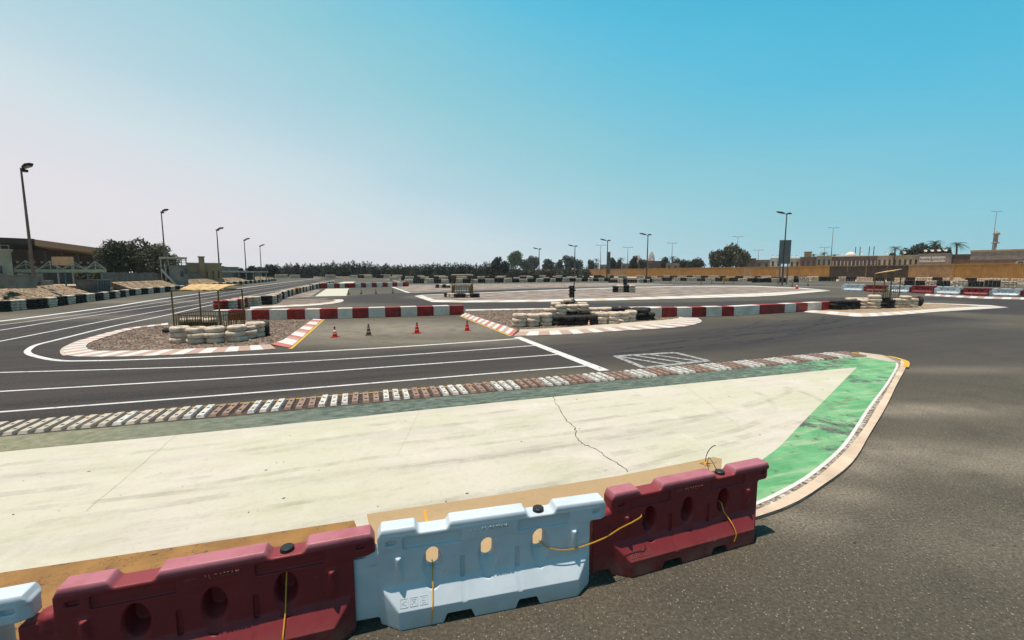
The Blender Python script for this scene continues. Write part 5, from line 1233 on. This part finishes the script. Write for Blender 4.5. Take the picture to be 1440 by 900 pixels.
for px, py, fr in ((1256, 344.5, 3.2), (1311, 336, 4.0), (1342, 338, 4.2), (1286, 343, 3.0)): palm(px, py, 205, fr, 'date palm with drooping fronds behind the arcaded houses')
for px, py, fr in ((945, 359, 3.2), (838, 362.5, 2.8), (873, 361, 2.8), (1157, 353, 3.4), (1172, 356, 3.2), (1142, 356, 2.6)): palm(px, py, 285, fr, 'small distant palm among the far houses', 'small distant palms')

# ================================================================ BUILDINGS, LEFT
def prect(p0, p1, zb, zt, thick, mat, name, parent, o):
    """wall slab between two ground points"""
    d = p1-p0; m_ = (p0+p1)/2; b = MB().box((m_.x-o.x, m_.y-o.y, (zb+zt)/2), (d.length, thick, zt-zb), math.atan2(d.y, d.x)); return b.build(name, mat, parent)
def facing(px0, px1, Y):
    pm = A((px0+px1)/2, HZ, Y); rr = math.hypot(pm.x, pm.y); q = []
    for px in (px0, px1): d = ray(px, HZ); l = math.hypot(d.x, d.y); q.append(Vector((d.x/l*rr, d.y/l*rr, 0)))
    d = q[1]-q[0]; return q[0], q[1], (q[0]+q[1])/2, d.length, math.atan2(d.y, d.x)
def house(px0, px1, pyt, Y, dep, mat, label, cat='building', grp=None, wins=(), roofmat=None, par=.3, rz=0, name='house', zb=0, wmat=GLASS, arch=False):
    if px0 > 724: Y = max(Y, hpt((px0+px1)/2).y+16)
    p0, p1, c, w, rz = facing(px0, px1, Y); z = A((px0+px1)/2, pyt, c.y).z
    t = thing(name, (c.x, c.y, zb), rz, label, cat, grp); z -= zb
    wl_ = MB().box((0, dep/2, z/2), (w, dep, z)).build('wall', mat, t)
    MB().box((0, dep/2, z+par/2), (w+.3, dep+.3, par)).build('roof', roofmat or mat, t)
    for (u, v, ww, wh) in wins:                    # fractions of the front
        f = MB().box((-w/2+u*w, -.03, v*z), (ww*w+.16, .08, wh*z+.16)).build('window', mat, t)
        MB().box((-w/2+u*w, -.075, v*z), (ww*w, .05, wh*z)).build('pane', wmat, f)
    return t, w, z
# beige block at the edge
t, w, z = house(-60, 19, 352.5, 52, 9, CREAMWALL, 'cream flat roofed building with one dark window by the grandstand', wins=((.74, .52, .12, .3), (.4, .52, .12, .3)), par=.25)
MB().box((w*.25, 1, z+.75), (w*.5, .08, .08)).build('roof_rail', POLE_GREY, t)
for k in range(4): MB().box((w*(.02+.15*k), 1, z+.45), (.07, .07, .75)).build('rail_post', POLE_GREY, t)
# grandstand: long roof, dark interior, columns, panel
Yg = 96; g0, g1 = A(-70, HZ, Yg), A(141, HZ, Yg+14); t = thing('grandstand', (g0.x, g0.y, 0), math.atan2((g1-g0).y, (g1-g0).x), 'long grandstand with dark overhanging roof and tan fascia', 'grandstand'); Lg = (g1-g0).length
zt0, zt1 = A(-70, 338, Yg).z, A(141, 350, Yg+14).z; zt_m = A(60, 340, Yg+8).z
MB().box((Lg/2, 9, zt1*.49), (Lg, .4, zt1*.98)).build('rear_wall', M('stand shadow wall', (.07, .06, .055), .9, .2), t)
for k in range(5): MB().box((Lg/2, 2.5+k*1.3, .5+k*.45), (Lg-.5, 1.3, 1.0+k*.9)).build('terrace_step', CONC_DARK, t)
b = MB(); zl = zt_m+.5
b.add([(-1, -3.2, zl+.2), (Lg*.58, -3.2, zl-.0), (Lg*.58, 11, zl-1.4), (-1, 11, zl-1.2), (-1, -3.2, zl-.9), (Lg*.58, -3.2, zl-1.2), (Lg*.58, 11, zl-2.2), (-1, 11, zl-2.0)], [(0, 1, 2, 3), (7, 6, 5, 4), (0, 4, 5, 1), (1, 5, 6, 2), (2, 6, 7, 3), (3, 7, 4, 0)]); b.build('roof', DARKROOF, t)
b = MB(); b.add([(Lg*.581, -3.2, zl-.1), (Lg+.6, -3.2, zt1+.1), (Lg+.6, 11, zt1-.7), (Lg*.581, 11, zl-1.2), (Lg*.581, -3.2, zl-1.5), (Lg+.6, -3.2, zt1-1.2), (Lg+.6, 11, zt1-1.7), (Lg*.581, 11, zl-2.2)], [(0, 1, 2, 3), (7, 6, 5, 4), (0, 4, 5, 1), (1, 5, 6, 2), (2, 6, 7, 3), (3, 7, 4, 0)]); b.build('roof', FASCIA, t)
for k in range(9): MB().box((Lg*(.04+.115*k), 0, zt1*.45), (.35, .35, zt1*.9)).build('column', M('stand steel', (.06, .055, .05), .7), t)
for k in range(3): MB().box((Lg/2, -.5, zt1*(.30+.17*k)), (Lg, .12, .10)).build('front_rail', MATS['stand steel'], t)
for k in range(16): MB().box((Lg*(.05+.058*k), 8.7, zt1*.62), (.5, .1, .5)).build('pale_wall_spot', CREAMWALL, t)  # small pale blocks set on the dark rear wall
pA, pB = A(74, 373, Yg-2), A(103, 361, Yg-2); o = MB().box((0, 0, 0), ((pB-pA).x, .2, (pB-pA).z)).build('billboard', TANWALL); o.location = ((pA.x+pB.x)/2, Yg-2, (pA.z+pB.z)/2); tag(o, 'plain tan billboard in front of the grandstand columns', 'billboard')
for sg in (-1, 1): MB().box((sg*1.6, .25, -(pA.z+pB.z)/4-.5), (.2, .2, (pA.z+pB.z)/2-1.0)).build('post', POLE_GREY, o)
# carport canopies with white trusses
def canopy(px0, px1, pyt, pyb, Y, label):
    p0, p1, c, w, rz = facing(px0, px1, Y); zt, zb = A((px0+px1)/2, pyt, c.y).z, A((px0+px1)/2, pyb, c.y).z; t = thing('car_canopy', (c.x, c.y, 0), rz, label, 'canopy')
    n = 4; MB().box((0, 2.5, zb-.25), (w, 5, .45)).build('roof', M('cream canopy sheet', (.66, .58, .38), .7, .1), t)
    for k in range(n):
        x0, x1 = -w/2+w*k/n, -w/2+w*(k+1)/n; xm = (x0+x1)/2; tr = MB()
        tr.bar((x0, 0, zb), (xm, 0, zt), .09); tr.bar((xm, 0, zt), (x1, 0, zb), .09); tr.bar((xm, 0, zb), (xm, 0, zt), .08); tr.bar((x0, 0, zb+.02), (xm, 0, zt*.6+zb*.4), .08); tr.bar((x1, 0, zb+.02), (xm, 0, zt*.6+zb*.4), .08); tr.build('truss', WHITE_ROOF, t)
        MB().box((x0+.2, 0, zb/2-.2), (.18, .18, zb-.4)).build('post', POLE_GREY, t)
canopy(20, 150, 367, 378.5, 62, 'white trussed car canopy with cream roof behind the block wall')
# viewing platform
Yv = 72; p0, p1, c, w, rzv = facing(226, 264, Yv); zr_ = A(240, 361.5, Yv).z; zd = A(240, 374, Yv).z
t = thing('viewing_platform', (c.x, c.y, 0), rzv, 'two storey grey viewing platform with white flat roof and stair', 'building')
MB().box((.15*w, 2.2, zd/2), (w*.7, 4.4, zd)).build('wall', GREYWALL, t); MB().box((0, 2.2, zd+.08), (w, 4.8, .16)).build('deck', CONC, t); MB().box((0, 2.2, zr_-.12), (w*1.03, 5.2, .24)).build('roof', WHITE_ROOF, t)
for u in (-.48, -.2, .12, .30, .48):
    for y_ in (0.05, 4.4): MB().box((u*w, y_, (zd+zr_)/2), (.10, .10, zr_-zd-.2)).build('column', WHITE_ROOF, t)
for zz in (.45, .85): MB().box((0, 0, zd+.1+zz*.95), (w, .05, .06)).build('railing', POLE, t)
MB().bar((-w*.47, -.5, zr_*.62), (w*.05, -.5, .6), .12, .3).build('stair', WHITE_ROOF, t); MB().box((-w*.47, -.3, zr_*.40), (.12, .12, zr_*.8)).build('stair_post', WHITE_ROOF, t); MB().box((-w*.33, -.3, zr_*.40), (.12, .12, zr_*.8)).build('stair_post', WHITE_ROOF, t)
for k in range(5): MB().box((-w*.40, -.3, .8+k*.9), (w*.14, .5, .08)).build('stair_tread', POLE_GREY, t)
MB().box((w*.28, -.04, zd*.66), (.42, .06, .9)).build('window', GLASS, t); MB().box((w*.44, -.04, zd*.78), (.32, .06, .9)).build('window', GLASS, t)
t, w, z = house(264, 312, 371.5, 92, 9, TANWALL, 'tan flat roofed building with dark windows and square chimney', wins=((.20, .48, .26, .30), (.56, .52, .05, .34), (.74, .52, .05, .34), (.90, .52, .05, .34)), roofmat=BEIGE)
MB().box((-w*.08, -.3, (z+1.4)/2), (1.0, .7, z+1.4)).build('chimney', TANWALL, t); MB().box((-w*.08, -.3, z+1.5), (1.25, .9, .2)).build('chimney_cap', BROWNWALL, t)
p0, p1 = A(288, HZ, 104), A(376, HZ, 128); t = thing('long_shelter', (p0.x, p0.y, 0), math.atan2((p1-p0).y, (p1-p0).x), 'long open shelter with thin white roof behind the sheet fence', 'shelter'); Ls = (p1-p0).length; zr_ = A(330, 381.5, 114).z
MB().box((Ls/2, 2, zr_-.1), (Ls, 4.4, .35)).build('roof', WHITE_ROOF, t)
for k in range(9): MB().box((.3+(Ls-.6)*k/8, .2, zr_/2-.15), (.16, .16, zr_-.3)).build('post', WHITE_ROOF, t)
MB().box((Ls/2, 4, zr_/2-.2), (Ls, .15, zr_-.4)).build('rear_wall', CONC_DARK, t)
house(300, 335, 376.5, 150, 8, GREYWALL, 'low grey building behind the long white roofed shelter', wins=((.3, .5, .1, .3), (.7, .5, .1, .3)))
# parked cars
def car(p, rz, mat, label, grp=None, L=4.6, Wd=1.8, H=1.5, van=False):
    t = thing('parked_car', p, rz, label, 'car', grp)
    bm_ = hull([(x, y, z) for x in (-L/2, L/2) for y in (-Wd/2, Wd/2) for z in (.32,)]+[(x, y, .88*H*.66) for x in (-L/2+.05, L/2-.08) for y in (-Wd/2+.03, Wd/2-.03)]); me_ = bpy.data.meshes.new('body'); bm_.to_mesh(me_); bm_.free(); me_.materials.append(mat); bd = link('body', me_, t)
    x0, x1, x2, x3 = (-L/2+.1, -L/2+.35, L*.22, L*.36) if van else (-L*.42, -L*.27, L*.10, L*.27); zb = .86*H*.66
    def cab(k, z0, z1, nm, mt):
        P = [(x0*k, y*Wd*.47*k, z0) for y in (-1, 1)]+[(x3*k, y*Wd*.47*k, z0) for y in (-1, 1)]+[(x1*k, y*Wd*.40*k, z1) for y in (-1, 1)]+[(x2*k, y*Wd*.40*k, z1) for y in (-1, 1)]
        h_ = hull(P); m_ = bpy.data.meshes.new(nm); h_.to_mesh(m_); h_.free(); m_.materials.append(mt); return link(nm, m_, t)
    cab(1.0, zb-.02, H-.08, 'windows', GLASS); h_ = hull([(x, y*Wd*.405, z) for x in (x1-.08, x2+.08) for y in (-1, 1) for z in (H-.10, H)]); m_ = bpy.data.meshes.new('roof'); h_.to_mesh(m_); h_.free(); m_.materials.append(mat); link('roof', m_, t)
    for x in (x0+.12, (x1+x2)/2, x3-.2):
        for y in (-1, 1): MB().bar((x, y*Wd*.475, zb-.02), ((x*.75+(x1+x2)/2*.25), y*Wd*.408, H-.08), .09).build('pillar', mat, t)
    me_ = MB().lathe([(.20, -.11), (.31, -.10), (.33, 0), (.31, .10), (.20, .11)], 16).mesh('tyre', RUBBER, True); mr_ = MB().lathe([(.19, -.115), (.19, .115)], 12).mesh('rim', POLE_GREY)
    for x in (-L*.31, L*.31):
        for y in (-1, 1):
            o = link('tyre', me_, t, (x, y*(Wd/2-.1), .33)); o.rotation_euler = (math.pi/2, 0, 0); link('rim', mr_, o)
    return t
q, a = ontop((sV1+sA)/2-1.0, 9.5, .9); car(q, a, CAR_WHITE, 'white van parked behind the gap in block wall', None, 5.0, 1.9, 2.2, True)
q, a = ontop(sA+1.5, 11, .8); car(q, a, CAR_WHITE, 'white saloon car parked between the van and the skip', None, 4.5, 1.8, 1.9)
q, a = ontop(sA+6.0, 11, .8); car(q, a, CAR_GREY, 'grey car parked behind the skip bin', None, 4.5, 1.8, 1.8)
q, a = ontop(sV0-2, 8.5, .8); b = MB()
tag(struct('car_park', MB().prism([tuple((p+Vector((-d.y, d.x, 0))*o_).xy) for (p, d), o_ in ((on_lw(0), 7.4), (on_lw(LWL[-1]*.45), 7.4), (on_lw(LWL[-1]*.45), 40), (on_lw(0), 40))], -.02, .8), SAND))

# ================================================================ BUILDINGS, RIGHT
win6 = tuple((.1+.16*k, .45, .08, .4) for k in range(6))
rows = [  # px0, px1, top, Y, material, label
 (826, 842, 370, 330, WHITEWALL, 'small white house at the end of dark trees'), (843, 856, 372.5, 335, GREYWALL, 'low grey house by the banner pole'), (857, 872, 369.5, 340, WHITEWALL, 'white house with flat roof beside the banner pole'),
 (873, 897, 371, 320, GREYWALL, 'long grey house between two small dark trees'), (884, 898, 367.5, 345, CREAMWALL, 'pale house with raised roof near street light'), (899, 911, 366, 350, BEIGE, 'beige house behind the dark floodlight pole'),
 (911, 936, 367.5, 300, BROWNWALL, 'dark brown house row with white dishes on roof'), (936, 954, 370.5, 295, GREYWALL, 'grey house below the distant palm'), (954, 985, 368.5, 330, GREYWALL, 'wide grey house with white roof tanks'),
 (1044, 1062, 364, 250, BROWNWALL, 'reddish brown house beside the spreading tree'), (1062, 1082, 366, 255, GREYWALL, 'grey flat house left of the tall signboard'), (1082, 1098, 363.5, 270, WHITEWALL, 'white house behind the tall signboard'),
 (1109, 1124, 364, 235, CREAMWALL, 'cream house right of the signboard'), (1124, 1147, 362, 230, BROWNWALL, 'brown house with square roof tower'), (1147, 1168, 360.5, 240, BEIGE, 'beige house below the double arm light'),
 (1168, 1232, 360.5, 215, BROWNWALL, 'long brown house with white roof slab and railings'), (1232, 1290, 360, 205, CREAMWALL, 'cream arcaded house with dark arches below palms')]
for i, (a0, a1, top, Y, m_, lab) in enumerate(rows):
    n = max(2, int((a1-a0)/7)); wins = [((k+.5)/n, .72, .42/n, .26) for k in range(n)]+[((k+.5)/n, .32, .42/n, .26) for k in range(n)]
    t, w, z = house(a0, a1, top, Y, 12, m_, lab, wins=wins, roofmat=WHITEWALL if i in (2, 8, 15) else None)
    if i in (6, 8, 11, 12, 15, 16, 4):
        for k in range(2):
            x_ = w*(-.3+.45*k); d_ = MB().lathe([(.08, -.14), (.5, .03), (.62, .18), (.58, .19), (.45, .07), (.06, -.08)], 14).build('satellite_dish', WHITE_ROOF, t); d_.location = (x_, 1.5, z+1.5); d_.rotation_euler = (R(55), 0, R(20)); MB().box((0, 0, -.7), (.12, .12, 1.2)).build('stand', POLE_GREY, d_)
    if i == 13: MB().box((-w*.05, 4, z+1.4), (w*.45, 5, 2.8)).build('roof_tower', TANWALL, t); MB().box((-w*.05, 4, z+2.9), (w*.52, 5.6, .3)).build('tower_roof', BROWNWALL, t)
    if i == 15:
        for k in range(12): MB().box((-w/2+w*(k+.5)/12, -.2, z*.55), (.25, .3, z*.5)).build('balcony_post', WHITEWALL, t)
        MB().box((0, -.2, z*.56), (w, .25, .25)).build('balcony_rail', WHITEWALL, t)
        dm = MB().lathe([(2.3, 0), (2.1, .9), (1.5, 1.6), (.7, 2.0), (.05, 2.2)], 18).build('dome', WHITEWALL, t, True); dm.location = (-w*.08, 5, z+.3)
        for k in (.02, .12, .32, .42): MB().box((w*k, 5, z+2.4), (.3, .3, 4.8)).build('roof_mast', POLE, t)
# shops with sign boards and the long low building at the edge
t, w, z = house(1289, 1336, 357.5, 185, 12, GREYWALL, 'grey shop row with pale sign boards under the palms', wins=[((k+.5)/5, .30, .15, .42) for k in range(5)])
for k, (u, wd) in enumerate(((.22, .34), (.62, .40))):
    s_ = MB().box((w*(u-.5), -.25, z*.80), (wd*w, .25, z*.22)).build('sign_board', WHITEWALL, t)
    r_ = random.Random(k)
    for q in range(8): MB().box((w*(u-.5)-wd*w*.42+wd*w*.84*q/7, -.40, z*.80+r_.uniform(-.2, .2)), (wd*w*.07, .05, z*.07*r_.uniform(.6, 1.3))).build('sign_mark', BROWNWALL, s_)
for k in range(4):
    d_ = MB().lathe([(.08, -.14), (.5, .03), (.62, .18), (.58, .19), (.45, .07), (.06, -.08)], 14).build('satellite_dish', WHITE_ROOF, t); d_.location = (w*(-.3+.2*k), 1.5, z+1.6); d_.rotation_euler = (R(55), 0, R(20)); MB().box((0, 0, -.8), (.12, .12, 1.3)).build('stand', POLE_GREY, d_)
house(1336, 1362, 358.5, 182, 12, BROWNWALL, 'dark shop with pale awning right of the sign boards', wins=((.5, .3, .6, .35),))
t, w, z = house(1362, 1500, 353, 165, 16, GREYWALL, 'long low grey building with wide overhanging roof at the edge', wins=[((k+.5)/9, .42, .08, .28) for k in range(9)], roofmat=TANWALL, par=.7)
MB().box((0, -1.2, z*.70), (w, 2.4, .35)).build('awning', BROWNWALL, t)
for px in (1418, 1438): p = hpt(px)+VDIR*7; car(Vector((p.x, p.y, 4.2)), YAW_U+R(30), CAR_WHITE, 'white car parked above the ochre hoarding before the low building', 'white cars above the hoarding', 5.4, 2.1, 2.3)
b = MB(); fa, fb = hpt(1560), hpt(1395); b.prism([tuple((q+VDIR*o_).xy) for q, o_ in ((fa, 1.5), (fb, 1.5), (fb, 11), (fa, 11))], -.02, 4.15); struct('raised_forecourt', b, CONC)
p = A(1395, HZ, 330); t = thing('water_tower', (p.x, p.y, 0), 0, 'pale water tower standing behind the tall street light', 'tower'); z1 = A(1395, 325, 330).z; zb_ = A(1395, 343, 330).z
MB().lathe([(1.0, 0), (.9, zb_)], 12).build('shaft', GREYWALL, t, True); MB().lathe([(.8, zb_), (2.2, zb_+.5), (2.2, zb_+1.0), (1.2, zb_+1.2), (1.1, z1-3.0), (1.9, z1-2.6), (1.9, z1-1.6), (1.3, z1-1.2), (.3, z1)], 18).build('tank', SHEET_GREY, t, True)
# pale domes far away
for px, pyt, w_ in ((915.5, 353.5, 10), (897, 358.5, 10)):
    Y = 1500; p = A(px, HZ, Y); z = A(px, pyt, Y).z; w = w_/FPX*Y
    t = thing('domed_building', (p.x, p.y, 0), 0, 'faint pale domed building on the skyline beyond the houses', 'building', 'pale domes on the skyline')
    MB().box((0, 0, z*.22), (w, w, z*.44)).build('hall', GREYWALL, t); MB().lathe([(w*.46, z*.44), (w*.45, z*.6), (w*.36, z*.8), (w*.18, z*.95), (.5, z)], 20).build('dome', GREYWALL, t, True)

# tyre marks worn into the asphalt: thin films of rubber, broken up by the surface
def skid(pts, w):
    b = MB(); b.ribbon(spline(W(pts), 10), w, .0028); struct('tyre_mark', b, SKID)
def skid_mat(nm='rubber film', c=(.022, .020, .021), top=.72):
    m, nt, b = newmat(nm); v = coords(nt, rnd=True); b.inputs['Base Color'].default_value = c+(1,); b.inputs['Roughness'].default_value = .75
    tr = nd(nt, 'ShaderNodeBsdfTransparent'); mx = nd(nt, 'ShaderNodeMixShader'); f = rng(nt, noise(nt, v, 1.2, 7, .7), .40, .72, 0, top)
    nt.links.new(f, mx.inputs[0]); nt.links.new(tr.outputs[0], mx.inputs[1]); nt.links.new(b.outputs[0], mx.inputs[2]); nt.links.new(mx.outputs[0], nt.nodes['Material Output'].inputs['Surface']); return m
SKID = skid_mat()
FAINT = skid_mat('faint tyre film', (.20, .19, .14), .20)
for pts in ([(560, 668), (720, 640), (880, 612), (1010, 584), (1090, 560), (1120, 545)], [(600, 655), (760, 628), (920, 600), (1040, 572), (1110, 548)], [(0, 700), (180, 684), (380, 662), (560, 640)], [(0, 672), (220, 652), (460, 628), (700, 604), (900, 582)], [(40, 740), (220, 712), (420, 682), (600, 655), (760, 634)], [(300, 640), (520, 610), (720, 588), (950, 562)], [(0, 655), (160, 640), (330, 622)], [(860, 640), (960, 622), (1040, 604), (1085, 580), (1080, 560), (1050, 548)], [(100, 775), (260, 742), (420, 715), (520, 700)], [(500, 600), (700, 580), (900, 556)]):
    P_ = spline([G(x, y, AZ) for x, y in pts], 10)
    for o_ in (0, 1.05): b = MB(); b.ribbon(offset(P_, o_), random.uniform(.10, .17), AZ+.0068+random.uniform(0, .0004)); struct('tyre_mark', b, FAINT)
for pts in ([(880, 490), (980, 477), (1060, 462), (1110, 450)], [(900, 486), (1000, 475), (1090, 466), (1180, 452)], [(960, 470), (1020, 466), (1055, 458), (1075, 449)], [(1040, 486), (1110, 470), (1150, 455), (1160, 446)], [(860, 500), (960, 488), (1070, 478), (1170, 462), (1230, 450)],
            [(100, 545), (300, 535), (500, 521), (700, 503)], [(0, 570), (200, 556), (420, 536)], [(1000, 480), (1090, 461), (1120, 448)], [(1070, 470), (1130, 462), (1190, 448)], [(20, 470), (120, 452), (220, 432)], [(60, 474), (150, 455), (250, 433)], [(800, 505), (900, 494), (1000, 486), (1100, 480)]):
    skid(pts, random.uniform(.16, .3))

# ================================================================ HAZE
hz_m = bpy.data.materials.new('pale desert haze'); hz_m.use_nodes = True; nt = hz_m.node_tree; nt.nodes.clear()
ho = nt.nodes.new('ShaderNodeOutputMaterial'); pv = nt.nodes.new('ShaderNodeVolumePrincipled'); pv.inputs['Color'].default_value = (.80, .86, .90, 1); pv.inputs['Density'].default_value = .00011; pv.inputs['Anisotropy'].default_value = .2
nt.links.new(pv.outputs[0], ho.inputs['Volume'])
hb_ = MB().box((0, 300, 49), (5400, 5400, 100)); tag(hb_.build('haze', hz_m), 'thin pale haze filling the air over the circuit', 'haze', kind='stuff')

# one exposure for the whole set of paints and earths: bright Gulf noon, so surfaces are a notch darker than they look
for m_ in bpy.data.materials:
    if m_.use_nodes:
        for n_ in m_.node_tree.nodes:
            if n_.type == 'MIX_RGB':
                for k in (1, 2):
                    if not n_.inputs[k].is_linked: c_ = n_.inputs[k].default_value; n_.inputs[k].default_value = (c_[0]*.79, c_[1]*.79, c_[2]*.79, 1)
